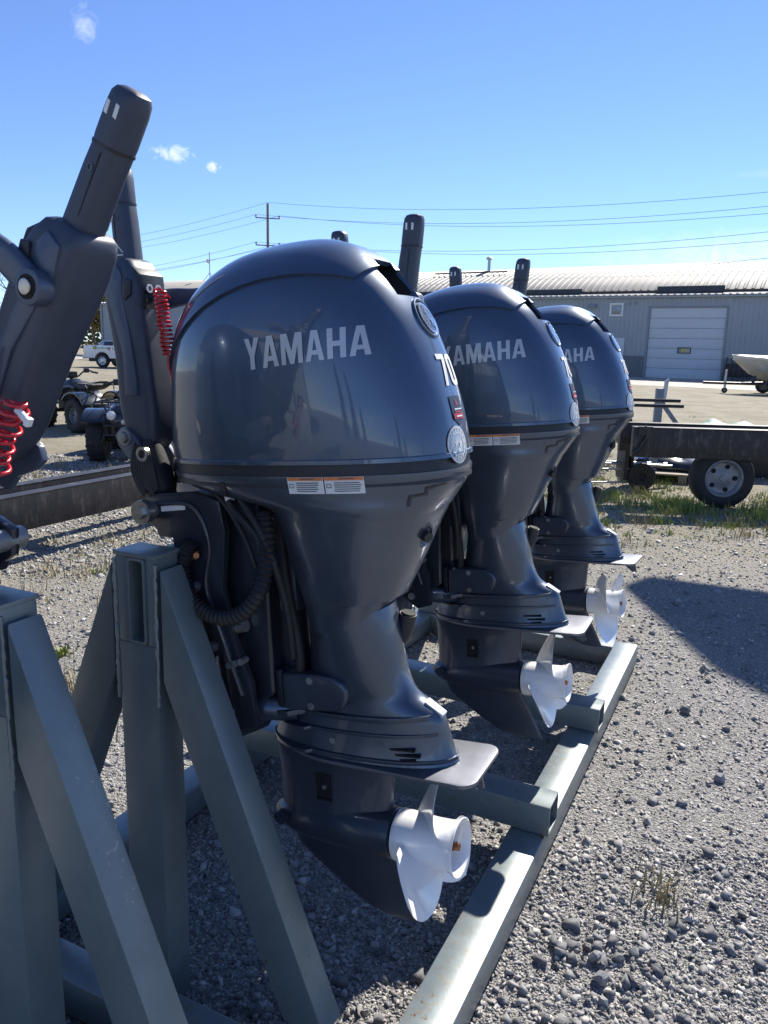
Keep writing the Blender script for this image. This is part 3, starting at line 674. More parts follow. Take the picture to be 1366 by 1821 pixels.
    # --- splash plates and the anti-ventilation plate
    def ridge(u0, u1, hn, w0, slope, th, proud, k=44):
        """thin shelf that follows the leg's outline, a little proud of it, with a rounded nose in front"""
        pts = []
        for i in range(k+1):
            q = i/k; u = u0+(u1-u0)*q; w = w0+(u-u0)*slope; nose_ = hn*math.sin(min(1, q/.28)*math.pi/2)**.75
            body = LEG.V(u, w)+proud*min(1, (1-q)/.25+.15) if LEG.row(w)[0] < u < LEG.row(w)[1] else 0
            h = max(nose_ if q < .30 else 0, body, hn*max(0, 1-(q-.28)/.30) if q >= .28 else 0); pts.append((u, max(.0012, h)))
        pts[-1] = (pts[-1][0], .004)
        o = [(u, -h) for u, h in pts]+[(u, h) for u, h in reversed(pts)]; n_ = len(o); mb = MB()
        lo = [(u, v, w0+(u-u0)*slope) for u, v in o]; hi = [(u, v, w0+th+(u-u0)*slope) for u, v in o]
        mb.add(lo+hi, [tuple(range(n_)), tuple(range(2*n_-1, n_-1, -1))]+[(i, i+n_, (i+1) % n_+n_, (i+1) % n_) for i in range(n_)]); return mb
    def plate(u0, u1, hv0, hvm, hv1, w0, slope, th, nose=.5, k=26, rc=0):
        pts = []
        for i in range(k+1):
            q = i/k; u = u0+(u1-u0)*q
            h = hvm*math.sin(min(1, q/nose)*math.pi/2)**.75 if q < nose else hvm+(hv1-hvm)*((q-nose)/(1-nose))
            pts.append((u, max(.001, h)))
        if rc:
            pts = [p for p in pts if p[0] < u1-rc-.002]+[(u1-rc+rc*math.sin(a), hv1-rc+rc*math.cos(a)) for a in np.linspace(0, math.pi/2, 7)]
        o = [(u, -h) for u, h in pts]+[(u, h) for u, h in reversed(pts)]
        mb = MB(); n_ = len(o)
        lo = [(u, v, w0+(u-u0)*slope) for u, v in o]; hi = [(u, v, w0+th+(u-u0)*slope) for u, v in o]
        mid = [(u, v*1.0, w0+th/2+(u-u0)*slope) for u, v in o]
        mb.add(lo+hi, [tuple(range(n_)), tuple(range(2*n_-1, n_-1, -1))]+[(i, i+n_, (i+1) % n_+n_, (i+1) % n_) for i in range(n_)]); return mb
    part(ridge(-.165, .318, .086, -.615, .050, .012, .010), 'splash_plate', 'gear_paint', bevel=.003)
    part(ridge(-.118, .336, .080, -.642, .036, .007, .006), 'splash_plate', 'gear_paint', bevel=.002)
    part(ridge(-.120, .362, .090, -.690, .012, .008, .006), 'foot_flange', 'gear_paint', bevel=.002)
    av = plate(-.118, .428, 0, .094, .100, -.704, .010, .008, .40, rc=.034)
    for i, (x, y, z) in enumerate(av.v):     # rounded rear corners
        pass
    avp = part(av, 'antiventilation_plate', 'plate_glare', bevel=.003)
    mb = MB(); mb.prism([(.350,-.706),(.412,-.703),(.418,-.745),(.402,-.750)], -.005, .005); part(mb, 'trim_tab', 'gear_paint', avp, bevel=.002)
    for sg in (-1, 1):  # idle relief slots
        for k in range(3):
            mb = MB(); x0 = .225+.012*(k == 1)
            mb.prism([(x0,-.653-k*.0115),(x0+.060,-.649-k*.0115),(x0+.060,-.654-k*.0115),(x0,-.658-k*.0115)], sg*.058, sg*.0655); part(mb, 'exhaust_slot', 'hole_black', leg, smooth=0)
    mb = MB(); mb.cyl((.085,-.066,-.655),(.085,-.0735,-.655),.008,12); part(mb, 'flush_screw', 'dull_zinc', leg)
    # --- gearcase: strut, torpedo and skeg in one skin
    def foil(w, f, r, h, seg=40):
        o = []
        for k in range(seg):
            a_ = 2*math.pi*k/seg; c_ = (1+math.cos(a_))/2          # 1 at the rear edge
            u = f+(r-f)*c_; th = h*(max(0, 1-c_)**.5)*(c_*1.0+.0)**.0*1.0
            th = h*(2.6*(1-c_)**.5*(.12+.88*c_))*.72 if True else th
            th = h*min(1.0, 2.2*((c_+.0001)**.5))*min(1.0, 1.6*((1-c_)+.0001)**.62+.06)
            o.append((u, th*(1 if a_ < math.pi else -1), w))
        return o
    mb = MB(); mb.loft([foil(w, f, r, h) for w, f, r, h in ((-.878,-.112,.188,.046),(-.84,-.110,.190,.040),(-.80,-.110,.196,.036),(-.75,-.112,.200,.038),(-.715,-.114,.206,.046),(-.698,-.118,.215,.056))]); 
    gc = part(mb, 'gearcase', 'gear_paint', smooth=50)
    mb = MB(); mb.lathe([(-.135,.0),(-.133,.010),(-.124,.022),(-.105,.035),(-.07,.047),(-.02,.055),(.05,.0585),(.13,.059),(.180,.0585),(.198,.058),(.200,.055),(.200,0)], 'x', (0,0,-.900), 40); 
    part(mb, 'torpedo', 'gear_paint', gc, smooth=50)
    mb = MB(); mb.loft([foil(w, f, r, h, 28) for w, f, r, h in ((-1.118,.165,.262,.005),(-1.105,.105,.258,.007),(-1.07,.045,.243,.009),(-1.02,-.025,.222,.011),(-.985,-.070,.207,.014),(-.940,-.092,.192,.024))]); part(mb, 'skeg', 'gear_paint', gc, smooth=50)
    for sg in (-1, 1):
        mb = MB(); mb.box((.012, sg*.040, -.824), (.052, sg*.0405, -.764)); mb.box((.012, sg*.0395, -.829), (.052, sg*.044, -.824))
        inl = part(mb, 'water_intake', 'hole_black', gc, smooth=0)
        mb = MB(); mb.cyl((.036, sg*.040, -.793), (.036, sg*.046, -.793), .0055, 10); part(mb, 'intake_screw', 'dull_zinc', gc)
        mb = MB(); mb.cyl((-.088, sg*.042, -.890), (-.088, sg*.060, -.890), .016, 14); mb.cyl((-.088, sg*.058, -.890), (-.088, sg*.064, -.890), .009, 8); part(mb, 'oil_plug', 'gear_paint', gc)
    # --- propeller
    pt = bpy.data.objects.new('propeller', None); COL.objects.link(pt); pt.parent = t
    AX = -.900
    pt.location = (OFF[0], OFF[1], AX+OFF[2]); pt.rotation_euler = (prop_angle, 0, 0)
    mb = MB(); mb.lathe([(.193,.045),(.193,.0585),(.200,.0600),(.215,.0592),(.300,.0545),(.345,.0555),(.362,.0592),(.372,.0650),(.376,.0655),(.377,.0635),(.372,.0605),(.350,.0515),(.250,.049),(.250,.012)], 'x', (0,0,0), 48); mb.xf(Matrix.Translation((.206,0,0)) @ Matrix.Diagonal((.83,1,1,1)) @ Matrix.Translation((-.193,0,0))); hub = mb.build('hub', 'prop_white', pt, smooth=50)
    mb = MB(); mb.lathe([(.250,.0),(.250,.0485),(.256,.0485),(.258,.022),(.300,.018),(.300,0)], 'x', (0,0,0), 24); mb.xf(Matrix.Translation((.206,0,0)) @ Matrix.Diagonal((.83,1,1,1)) @ Matrix.Translation((-.193,0,0))); mb.build('hub_core', 'gear_paint', hub)
    mb = MB(); mb.cyl((.300,0,0),(.338,0,0),.0085,12); mb.cyl((.300,0,0),(.306,0,0),.020,20); mb.cyl((.306,0,0),(.322,0,0),.0135,6); mb.cyl((.326,-.014,0),(.326,.014,0),.0022,6); mb.xf(Matrix.Translation((.016,0,0))); mb.build('prop_nut', 'bronze', pt)
    for k in range(3):
        mb = MB(); ns, ntt = 20, 14; PIT = .33; front, back_ = [], []
        for i in range(ns+1):
            s_ = i/ns; r = .051+.148*s_
            wd = .64*(1-s_**2.6)**.62*(1+.40*math.sin(s_*math.pi*.80)); sk = .10+.42*s_**1.6
            for j in range(ntt+1):
                q = j/ntt*2-1; ph = sk+q*wd*(.175*.66/r)**.55*.80
                # tip rounding
                thk = .0030*(1-abs(q)**2.2)*(1.35-s_)+.0006
                ax = .282 - PIT*ph/(2*math.pi) + .046*s_*s_ + .016*s_
                y, z = r*math.sin(ph), r*math.cos(ph)
                front.append((ax+thk, y, z)); back_.append((ax-thk, y, z))
        n_ = ntt+1; base = len(front)
        fs = [(i*n_+j, i*n_+j+1, (i+1)*n_+j+1, (i+1)*n_+j) for i in range(ns) for j in range(ntt)]
        fb = [tuple(base+x for x in reversed(f)) for f in fs]
        rim = [i*n_ for i in range(ns+1)]+[ns*n_+j for j in range(1, n_)]+[i*n_+ntt for i in range(ns-1, -1, -1)]+[j for j in range(ntt-1, 0, -1)]
        fr = [(rim[i], rim[(i+1) % len(rim)], base+rim[(i+1) % len(rim)], base+rim[i]) for i in range(len(rim))]
        mb.add(front+back_, fs+fb+fr); mb.xf(Matrix.Rotation(2*math.pi*k/3, 4, 'X')); mb.build('blade', 'prop_white', pt, smooth=60)
    # --- lettering and emblems on the cowl
    polys, wd = text_polys('YAMAHA')
    hgt = .0585; a_ = math.atan2(.016, .267); ca, sa = math.cos(a_), math.sin(a_)
    for sg in (-1, 1):
        def pl(x, y):
            if sg > 0: x = wd-x
            u = .017+x*hgt*ca*.945-y*hgt*sa*.6; w = .176+x*hgt*sa+y*hgt*(1+.10*(.5-x/wd)); 
            return (u, sg*(COWL.V(u, w)+.0016), w)
        vs, fs = flat_shapes(polys, pl, .16); mb = MB().add(vs, fs); part(mb, 'name_lettering', 'print_grey', cowl, smooth=0)
    def rear(lift): return lambda x, y: (COWL.Urear(x, y)+lift, x, y)
    polys, wd = text_polys('70', .08); sc = .062
    vs, fs = flat_shapes([[(.010+(x-wd/2)*sc, .125+y*sc*1.02) for x, y in p] for p in polys], rear(.002), .012); part(MB().add(vs, fs), 'power_lettering', 'print_white', cowl, smooth=0)
    mb = MB(); mb.cur = 0
    sh = [(-.026,.060),(-.026,.104),(.026,.104),(.026,.060),(.0,.043)]
    vs, fs = flat_shapes([[(x-.004, y) for x, y in sh]], rear(.0018), .012); mb.add(vs, fs); mb.cur = 1
    vs, fs = flat_shapes([[(x-.004, y) for x, y in p] for p in (rect(-.023,.058,.023,.069), rect(-.0155,.071,.0155,.0735), [(-.006,.084),(0,.098),(.006,.084),(0,.088)])], rear(.003), .012); mb.add(vs, fs); mb.cur = 2
    vs, fs = flat_shapes([rect(-.022,.0765,.014,.079), rect(-.018,.062,.010,.065)], rear(.0042), .02); mb.add(vs, fs)
    part(mb, 'shield_sticker', ['print_navy', 'print_red', 'print_white'], cowl, smooth=0)
    mb = MB(); cx, cy = -.030, .008; vs, fs = flat_shapes([circle(cx, cy, .0375)], rear(.0018), .01); mb.cur = 0; mb.add(vs, fs); mb.cur = 1
    sh = annulus(cx, cy, .0345, .0372)+annulus(cx, cy, .0235, .0252)+[star(cx-.008, cy+.004, .0105), star(cx+.009, cy+.003, .0095), star(cx, cy-.010, .0085)]+[rect(cx-.018+i*.009, cy-.0215, cx-.013+i*.009, cy-.018) for i in range(4)]
    sh += [[(cx+.0275*math.cos(q)-.0018, cy+.0275*math.sin(q)-.002), (cx+.0275*math.cos(q)+.0018, cy+.0275*math.sin(q)-.002), (cx+.0275*math.cos(q)+.0018, cy+.0275*math.sin(q)+.0045), (cx+.0275*math.cos(q)-.0018, cy+.0275*math.sin(q)+.0045)] for q in np.linspace(.2, 2*math.pi+.1, 17)]
    vs, fs = flat_shapes(sh, rear(.003), .012); mb.add(vs, fs); part(mb, 'round_sticker', ['print_grey', 'print_white'], cowl, smooth=0)
    # silver round emblem below the intake: ring and three tuning-fork prongs on a raised disc
    mb = MB(); cy = .262; mb.cur = 0
    vs, fs = flat_shapes([circle(.010, cy, .032)], rear(.004), .008); mb.add(vs, fs); mb.cur = 1
    pr_ = []
    for k in range(3):
        q = math.pi/2+2*math.pi*k/3; c_, s_ = math.cos(q), math.sin(q)
        for lo, hi, hw, off in ((.003,.026,.0017,0),(.012,.026,.0014,.006),(.012,.026,.0014,-.006),(.0105,.013,.0074,0)):
            pr_.append([(.010+c_*lo-s_*(off-hw), cy+s_*lo+c_*(off-hw)), (.010+c_*hi-s_*(off-hw), cy+s_*hi+c_*(off-hw)), (.010+c_*hi-s_*(off+hw), cy+s_*hi+c_*(off+hw)), (.010+c_*lo-s_*(off+hw), cy+s_*lo+c_*(off+hw))])
    vs, fs = flat_shapes(annulus(.010, cy, .0265, .0315)+pr_, rear(.006), .01); mb.add(vs, fs)
    part(mb, 'round_emblem', ['cowl_paint', 'emblem_silver'], cowl, smooth=0)
    mb = MB(); rr = [(COWL.Urear(.010+.043*math.cos(q), .262+.036*math.sin(q))+.001, .010+.043*math.cos(q), .262+.038*math.sin(q)) for q in np.linspace(0, 2*math.pi, 33)[:-1]]
    mb.tube(rr+[rr[0]], .004, 8, False); part(mb, 'emblem_surround', 'cowl_paint', cowl)
    # --- clamp bracket, swivel and steering gear at the front
    for sg in (-1, 1):
        o = [(-.345,-.100),(-.300,-.086),(-.200,-.082),(-.130,-.100),(-.120,-.170),(-.140,-.300),(-.120,-.420),(-.085,-.520),(-.080,-.625),(-.130,-.640),(-.205,-.585),(-.250,-.420),(-.268,-.255),(-.272,-.190),(-.312,-.188),(-.318,-.170),(-.345,-.150)]
        mb = MB(); mb.prism(o, sg*.112, sg*.130); br = part(mb, 'clamp_bracket', 'bracket_paint', bevel=.004)
        rib = smooth_path([(-.30,sg*.131,-.11),(-.20,sg*.131,-.115),(-.165,sg*.131,-.20),(-.185,sg*.131,-.30),(-.15,sg*.131,-.42),(-.11,sg*.131,-.55)], 6); mb = MB(); mb.tube(rib, .006, 8); part(mb, 'bracket_rib', 'bracket_paint', br)
        for bx, bz in ((-.215,-.30),(-.20,-.37),(-.18,-.44),(-.15,-.595),(-.262,-.35)):
            mb = MB(); mb.cyl((bx, sg*.129, bz), (bx, sg*.136, bz), .012, 14); mb.cyl((bx, sg*.136, bz), (bx, sg*.140, bz), .007, 6); part(mb, 'bolt', 'dull_zinc', br)
        mb = MB(); mb.prism([(-.295,-.112),(-.225,-.106),(-.225,-.122),(-.295,-.128)], sg*.1305, sg*.132); part(mb, 'rating_sticker', 'print_white', br, smooth=0)
    mb = MB(); mb.cyl((-.325,-.150,-.125),(-.325,.150,-.125),.021,20); tb = part(mb, 'tilt_tube', 'dull_zinc')
    mb = MB(); mb.cyl((-.325,-.168,-.125),(-.325,-.148,-.125),.028,24); mb.cyl((-.325,-.176,-.125),(-.325,-.166,-.125),.015,6); part(mb, 'tilt_nut', 'bare_metal', tb)
    mb = MB(); mb.box((-.275,-.110,-.60),(-.225,.110,-.20)); part(mb, 'transom_plate', 'bracket_paint', bevel=.006)
    mb = MB(); mb.prism([(-.215,-.10),(-.06,-.105),(-.05,-.30),(-.055,-.56),(-.12,-.60),(-.16,-.40),(-.215,-.25)], -.085, .085); part(mb, 'swivel_bracket', 'bracket_paint', bevel=.012, seg=3)
    mb = MB(); mb.cyl((-.045,0,-.62),(-.045,0,-.10),.042,24); mb.cyl((-.045,0,-.59),(-.045,0,-.53),.060,24); mb.cyl((-.045,0,-.20),(-.045,0,-.14),.066,24); part(mb, 'steering_shaft', 'bracket_paint', bevel=.003)
    mb = MB(); mb.box((-.03,-.075,-.36),(.02,.075,-.16)); part(mb, 'steering_yoke', 'gear_paint', bevel=.01)
    for v in (-.072, .072):
        mb = MB(); mb.tube(smooth_path([(-.012,v,-.14),(-.004,v*1.1,-.28),(.012,v,-.45),(.0,v*.8,-.54)],6), .013, 12); part(mb, 'water_tube', 'black_rubber')
    mb = MB(); mb.cyl((-.165,-.105,-.405),(-.105,-.105,-.390),.016,16); mb.cyl((-.16,-.105,-.52),(-.16,-.105,-.44),.015,14); part(mb, 'tilt_cylinder', 'bare_metal')
    mb = MB(); mb.prism([(-.185,-.475),(-.160,-.455),(-.155,-.575),(-.180,-.590)], -.150, -.138); ln_ = part(mb, 'tilt_lock_arm', 'bare_metal', bevel=.004)
    for k in range(3):
        mb = MB(); mb.cyl((-.135+k*.017,-.118,-.478+k*.006),(-.135+k*.017,-.142,-.478+k*.006),.0078,12); part(mb, 'tilt_spring', 'dull_zinc')
    mb = MB(); mb.tube(smooth_path([(-.215,-.05,-.575),(-.12,-.07,-.60),(-.02,-.04,-.605)],6), [.030]*13, 16); part(mb, 'lower_yoke', 'casing_paint')
    # corrugated conduit looping under the bracket, and plain hoses
    path = smooth_path([(-.200,-.150,-.190),(-.225,-.160,-.250),(-.200,-.168,-.318),(-.135,-.172,-.352),(-.060,-.168,-.338),(-.010,-.160,-.275),(.006,-.150,-.190),(-.005,-.138,-.120)], 26)
    mb = MB(); rad = [.0165+.0028*math.sin(i*1.55) for i in range(len(path))]; mb.tube(path, rad, 14); part(mb, 'corrugated_hose', 'black_rubber', smooth=60)
    for pts, r_ in (([(-.115,-.12,-.085),(-.07,-.150,-.12),(-.02,-.152,-.17),(-.012,-.148,-.22)], .009), ([(-.08,-.13,-.08),(-.03,-.155,-.12),(.012,-.155,-.20),(.02,-.12,-.33),(.008,-.09,-.46)], .008), ([(-.15,-.118,-.08),(-.10,-.14,-.11),(-.055,-.15,-.17),(-.03,-.15,-.24)], .006)):
        mb = MB(); mb.tube(smooth_path(pts, 8), r_, 10); part(mb, 'hose', 'black_rubber')
    mb = MB(); mb.cyl((-.112,-.118,-.078),(-.090,-.140,-.092),.011,12); part(mb, 'hose_clip', 'print_white')
    mb = MB(); mb.cyl((-.21,-.134,-.222),(-.19,-.150,-.222),.007,10); mb.box((-.205,-.150,-.232),(-.190,-.140,-.212)); part(mb, 'wire_clip', 'bronze')
    # front of the engine: grille behind the tiller mount
    mb = MB(); mb.box((-.318,-.055,-.075),(-.262,.055,-.010)); part(mb, 'tiller_mount', 'bracket_paint', bevel=.01)
    # black bag-like boot of cables under the tiller hinge
    mb = MB(); mb.loft([[(-.345+dx+rx*math.cos(q), -.085+ry*math.sin(q), w) for q in np.linspace(0, 2*math.pi, 21)[:-1]] for w, dx, rx, ry in ((.035,.0,.014,.02),(.0,-.005,.032,.035),(-.04,-.005,.045,.042),(-.075,.005,.046,.040),(-.10,.012,.034,.03),(-.115,.015,.012,.012))]); boot = part(mb, 'cable_boot', 'black_rubber', smooth=60)
    mb = MB()
    for k in range(9):
        q = k*.7; mb.tube(smooth_path([(-.36+.006*k,-.125+.003*math.sin(q),.03-.004*k),(-.37+.008*k,-.132,-.03),(-.352+.006*k,-.128,-.085-.008*math.sin(q*2))],4), .004, 6)
    part(mb, 'cable', 'black_rubber', boot)
    mb = MB(); mb.lathe([(-.006,.010),(-.006,.017),(.006,.017),(.006,.010)], 'y', (-.335,-.128,.005), 20, True); part(mb, 'boot_eyelet', 'bare_metal', boot)
    # --- tiller, folded up
    tl = bpy.data.objects.new('tiller', None); COL.objects.link(tl); tl.parent = t
    H0 = (-.405, -.060, .035)
    tl.location = (H0[0]+OFF[0], H0[1]+OFF[1], H0[2]+OFF[2]); tl.rotation_euler = (0, R(3.5), 0)
    def sec(c, a, b, w, n=2.8, seg=36, tiltw=0):
        e = 2/n; return [(c[0]+a*math.copysign(abs(math.cos(q))**e, math.cos(q)), c[1]+b*math.copysign(abs(math.sin(q))**e, math.sin(q)), w+tiltw*math.cos(q)*a) for q in [2*math.pi*k/seg for k in range(seg)]]
    def tbuild(mb, nm, m, par=None, **k): return mb.build(nm, m, par or tl, **k)
    # arm body (hinge is at 0,0,0); rows: w, centre u, half u, half v
    rows = [(-.020,.045,.022,.030),(.0,.040,.038,.040),(.035,.036,.048,.046),(.075,.034,.054,.048),(.13,.030,.053,.048),(.20,.025,.052,.048),(.26,.019,.053,.050),(.31,.014,.054,.052),(.35,.010,.053,.052),(.385,.004,.048,.049),(.405,.0,.040,.044),(.412,-.002,.030,.036)]
    mb = MB(); mb.loft([sec((c,0), a, b, w, 5.2, 48) for w, c, a, b in rows]); body = tbuild(mb, 'tiller_body', 'tiller_plastic', smooth=45)
    for sg in (-1, 1):   # smoother side panel
        mb = MB(); pr = [(.012,.105),(.012,.20),(-.010,.285),(-.026,.345),(-.020,.385),(.012,.395),(.024,.372),(.020,.33),(.036,.25),(.050,.15),(.050,.105)]
        mb.prism(pr, sg*.044, sg*.0535); tbuild(mb, 'side_panel', 'tiller_panel', body, bevel=.004)
        mb = MB(); mb.prism([(.030,.318),(.050,.330),(.052,.362),(.034,.366),(.026,.345)], sg*.050, sg*.0565); tbuild(mb, 'side_button', 'black_plastic', body, bevel=.003)
    mb = MB(); mb.prism([(.036,.285),(.070,.300),(.066,.375),(.040,.398),(.028,.380)], -.040, .040); con = tbuild(mb, 'switch_panel', 'black_plastic', body, bevel=.006)
    for v in (-.018, .010):
        mb = MB(); mb.lathe([(-.002,.006),(-.002,.0095),(.002,.0095),(.002,.006)], 'x', (.0725,v,.345), 20, True); tbuild(mb, 'switch_ring', 'print_white', con)
    for k in range(3):
        mb = MB(); mb.box((.062,-.030,.300+k*.016),(.0712,-.012,.309+k*.016)); tbuild(mb, 'vent_slot', 'hole_black', con, smooth=0)
    # twist grip
    mb = MB(); mb.loft([sec((c,0), a, b, w, 2.9) for w, c, a, b in ((.395,.002,.028,.027),(.41,.0,.0285,.0275),(.50,-.006,.0275,.0265),(.535,-.010,.027,.026))]); grip = tbuild(mb, 'twist_grip', 'tiller_plastic', smooth=45)
    mb = MB(); mb.loft([sec((c,0), a, b, w, 2.6) for w, c, a, b in ((.535,-.010,.0275,.0270),(.545,-.0105,.0283,.0277),(.590,-.013,.0280,.0273),(.606,-.014,.0265,.0258),(.614,-.015,.0225,.022),(.618,-.015,.013,.013))]); cap = tbuild(mb, 'grip_cap', 'tiller_plastic', grip, smooth=45)
    mb = MB(); mb.loft([sec((-.010,0), a, a*.965, w, 2.8) for w, a in ((.532,.0262),(.532,.0285),(.5365,.0287),(.5365,.0262))]); tbuild(mb, 'grip_collar', 'black_plastic', grip, smooth=30)
    for sg in (-1, 1):
        mb = MB(); mb.prism([(-.011,.43),(-.009,.43),(-.014,.525),(-.016,.525)], sg*.0258, sg*.0276); tbuild(mb, 'grip_groove', 'black_plastic', grip, smooth=0)
        for k in range(2):
            mb = MB(); mb.prism([(-.024+k*.018,.574),(-.0175+k*.018,.5755),(-.0175+k*.018,.594),(-.024+k*.018,.5925)], sg*.0262, sg*.0284); tbuild(mb, 'grip_mark', 'print_white', cap, bevel=.0012)
        ln2 = [[(-.026,.419),(-.023,.419),(-.023,.442),(-.026,.442)], [(-.023,.439),(-.006,.439),(-.006,.442),(-.023,.442)], [(-.006,.442),(-.006,.439),(.016,.425),(.018,.427)], [(-.023,.419),(.018,.419),(.018,.4215),(-.023,.4215)]]
        mb = MB(); [mb.prism([(q0*.62-.003, q1) for q0, q1 in p], sg*.0262, sg*.0277) for p in ln2]
        if sg < 0: tbuild(mb, 'throttle_mark', 'print_white', grip, smooth=0)
        mb = MB(); mb.lathe([(-.001,.004),(-.001,.006),(.001,.006),(.001,.004)], 'y', (-.005,sg*.0268,.50), 16, True); tbuild(mb, 'grip_ring', 'tiller_panel', grip)
    # shift lever reaching back over the cowl
    mb = MB(); lev = [(-.008,.062,.314),(.06,.064,.328),(.125,.060,.331),(.180,.040,.325),(.204,.012,.304)]
    pts = smooth_path(lev, 8); rings = []
    for i, p in enumerate(pts):
        q = i/(len(pts)-1); tn = (pts[min(i+1,len(pts)-1)]-pts[max(0,i-1)]).normalized(); nz = tn.cross(Vector((0,1,0))).normalized()
        hh, hv = .021+.003*math.sin(q*9), .011
        rings.append([tuple(p+nz*(hh*math.copysign(abs(math.cos(a))**.6, math.cos(a)))+Vector((0,1,0))*(hv*math.copysign(abs(math.sin(a))**.6, math.sin(a)))) for a in [2*math.pi*k/20 for k in range(20)]])
    mb.loft(rings); lv = tbuild(mb, 'shift_lever', 'tiller_panel', smooth=50)
    mb = MB(); mb.cyl((-.008,.045,.314),(-.008,.076,.314),.027,28); tbuild(mb, 'lever_boss', 'tiller_panel', lv, bevel=.005)
    mb = MB(); mb.cyl((-.008,.0755,.314),(-.008,.0772,.314),.018,24); tbuild(mb, 'lever_recess', 'hole_black', lv)
    mb = MB(); mb.cyl((-.008,.0770,.314),(-.008,.0815,.314),.012,24); tbuild(mb, 'lever_bolt', 'bare_metal', lv, bevel=.002)
    # hinge bracket
    for sg in (-1, 1):
        mb = MB(); mb.prism([(-.030,.012),(-.012,.030),(.012,.030),(.034,.010),(.075,-.045),(.074,-.075),(.045,-.090),(.022,-.085),(.014,-.050),(-.022,-.012)], sg*.036, sg*.050); hb = tbuild(mb, 'hinge_plate', 'tiller_panel', bevel=.004)
        mb = MB(); mb.cyl((.002, sg*.049, .008), (.002, sg*.053, .008), .020, 24); mb.cyl((.002, sg*.052, .008), (.002, sg*.062, .008), .014, 6); tbuild(mb, 'hinge_bolt', 'dull_zinc', hb, bevel=.001)
    return t, tl
def coil(p0, p1, r, turns, wire, sag=0, jitter=0, seed=1):
    rr = random.Random(seed); p0, p1 = Vector(p0), Vector(p1); ax = (p1-p0).normalized(); a = ax.orthogonal().normalized(); b = ax.cross(a); pts = []
    n = int(turns*14)
    for i in range(n+1):
        q = i/n; th = q*turns*2*math.pi; rad = r*(1+jitter*math.sin(q*23+seed)); c = p0.lerp(p1, q)+Vector((sag*math.sin(q*math.pi), 0, 0))+a*(jitter*r*.6*math.sin(q*17))
        pts.append(c+(a*math.cos(th)+b*math.sin(th))*rad)
    return pts
EX, EZ = -.803, .259
GE = 'outboard motors hung along the steel rack'
e1, tl1 = make_engine('outboard_motor', 'large blue-grey outboard motor in front, its full name lettering and two warning labels in view', (EX, 1.50, EZ), 0, GE, R(8))
# red stop-switch cord hanging beside the tiller
def cord_part(pts, parent, wire=.0028, offset=OFF): return MB().tube(pts, wire, 7).build('stop_cord', 'red_cord', parent, offset=offset)
cd = coil((-.246,-.120,.362), (-.234,-.124,.225), .0130, 15, .003, 0, .08, 2)
cord_part([Vector((-.262,-.07,.350)), Vector((-.250,-.115,.366))]+cd+smooth_path([(-.234,-.125,.225),(-.240,-.122,.195),(-.226,-.122,.172),(-.230,-.122,.135),(-.238,-.12,.185),(-.228,-.118,.130)],5), e1)
def engine_copy(src, label, loc, rz, prop_angle, drop_cord=True):
    c = dup(src); c.location = loc; c.rotation_euler = (0, TRIM, rz); c['label'] = label; c['group'] = GE
    for ch in list(c.children):
        if ch.name.startswith('propeller'): ch.rotation_euler.x = prop_angle
        if drop_cord and ch.name.startswith('stop_cord'): bpy.data.objects.remove(ch)
    return c
e2 = engine_copy(e1, 'middle outboard motor of the three facing right, its lettering half hidden by the front motor', (EX, 2.525, EZ-.006), R(1), R(14))
e3 = engine_copy(e1, 'farthest outboard motor of the three facing right, only HA of its lettering showing', (EX+.008, 3.565, EZ-.018), R(-3), R(72))
f1 = engine_copy(e1, 'outboard motor facing away behind the front motor, tiller grip rising between two cowls', (-1.522, 2.02, EZ-.03), R(180), R(10))
f2 = engine_copy(e1, 'outboard motor facing away behind the middle motor, short grip tip against the shed roof', (-1.522, 3.07, EZ-.035), R(180), R(70))
f0 = engine_copy(e1, 'outboard motor cut off at left, only its leaning black tiller and red cord in view', (-1.700, .845, EZ+.018), R(180), R(50))
for ch in f0.children:
    if ch.name.startswith('tiller') and ch.type == 'EMPTY':
        ch.rotation_euler.y = R(-23); ch.location = ch.location+Vector((-.006, 0, .012))

for c in list(f0.children):
    if c.name.startswith('cable_boot') or c.name.startswith('tilt_tube'):
        for d in list(c.children): bpy.data.objects.remove(d)
        if c.name.startswith('cable_boot'): bpy.data.objects.remove(c)
f0c = bpy.data.objects['tiller.%03d' % 5] if False else [c for c in f0.children if c.name.startswith('tiller') and c.type == 'EMPTY'][0]
pts = smooth_path([(.040,.066,.190),(.034,.068,.152),(.018,.070,.124),(-.010,.072,.132),(-.020,.074,.122),(-.026,.074,.108),(-.050,.074,.112),(-.064,.072,.128),(-.058,.072,.148)], 6)
pts += coil((-.052,.074,.150), (-.060,.082,.028), .0165, 7.5, .005, .004, .18, 5)+smooth_path([(-.058,.086,.024),(-.068,.094,.006),(-.050,.092,-.004),(-.062,.088,.014),(-.042,.092,.002)],5)
MB().tube(pts, .0037, 8).build('stop_cord', 'red_cord', f0c, smooth=60)
MB().tube(smooth_path([(.045,.076,.085),(.012,.080,.062),(-.02,.082,.062)],5), .0042, 8).build('stop_cord', 'red_cord', f0c, smooth=60)
mb = MB(); mb.cyl((-.060,.078,.140),(-.084,.076,.134),.006,12); mb.box((-.091,.071,.127),(-.083,.082,.141)); mb.build('cord_clip', 'print_white', f0c, bevel=.002)

# ------------------------------------------------------------------ aprons, roads
def on_shed(x, y): 
    c, s_ = math.cos(-BA), math.sin(-BA); return (BO.x+x*c-y*s_, BO.y+x*s_+y*c)
structure(MB().add([(*on_shed(-70,.0),.004),(*on_shed(40,.0),.004),(*on_shed(40,-15.0),.004),(*on_shed(-5,-13.2),.004),(*on_shed(-70,-12.5),.004)], [(0,4,3,2,1)]).build('concrete_apron', 'concrete', smooth=0))
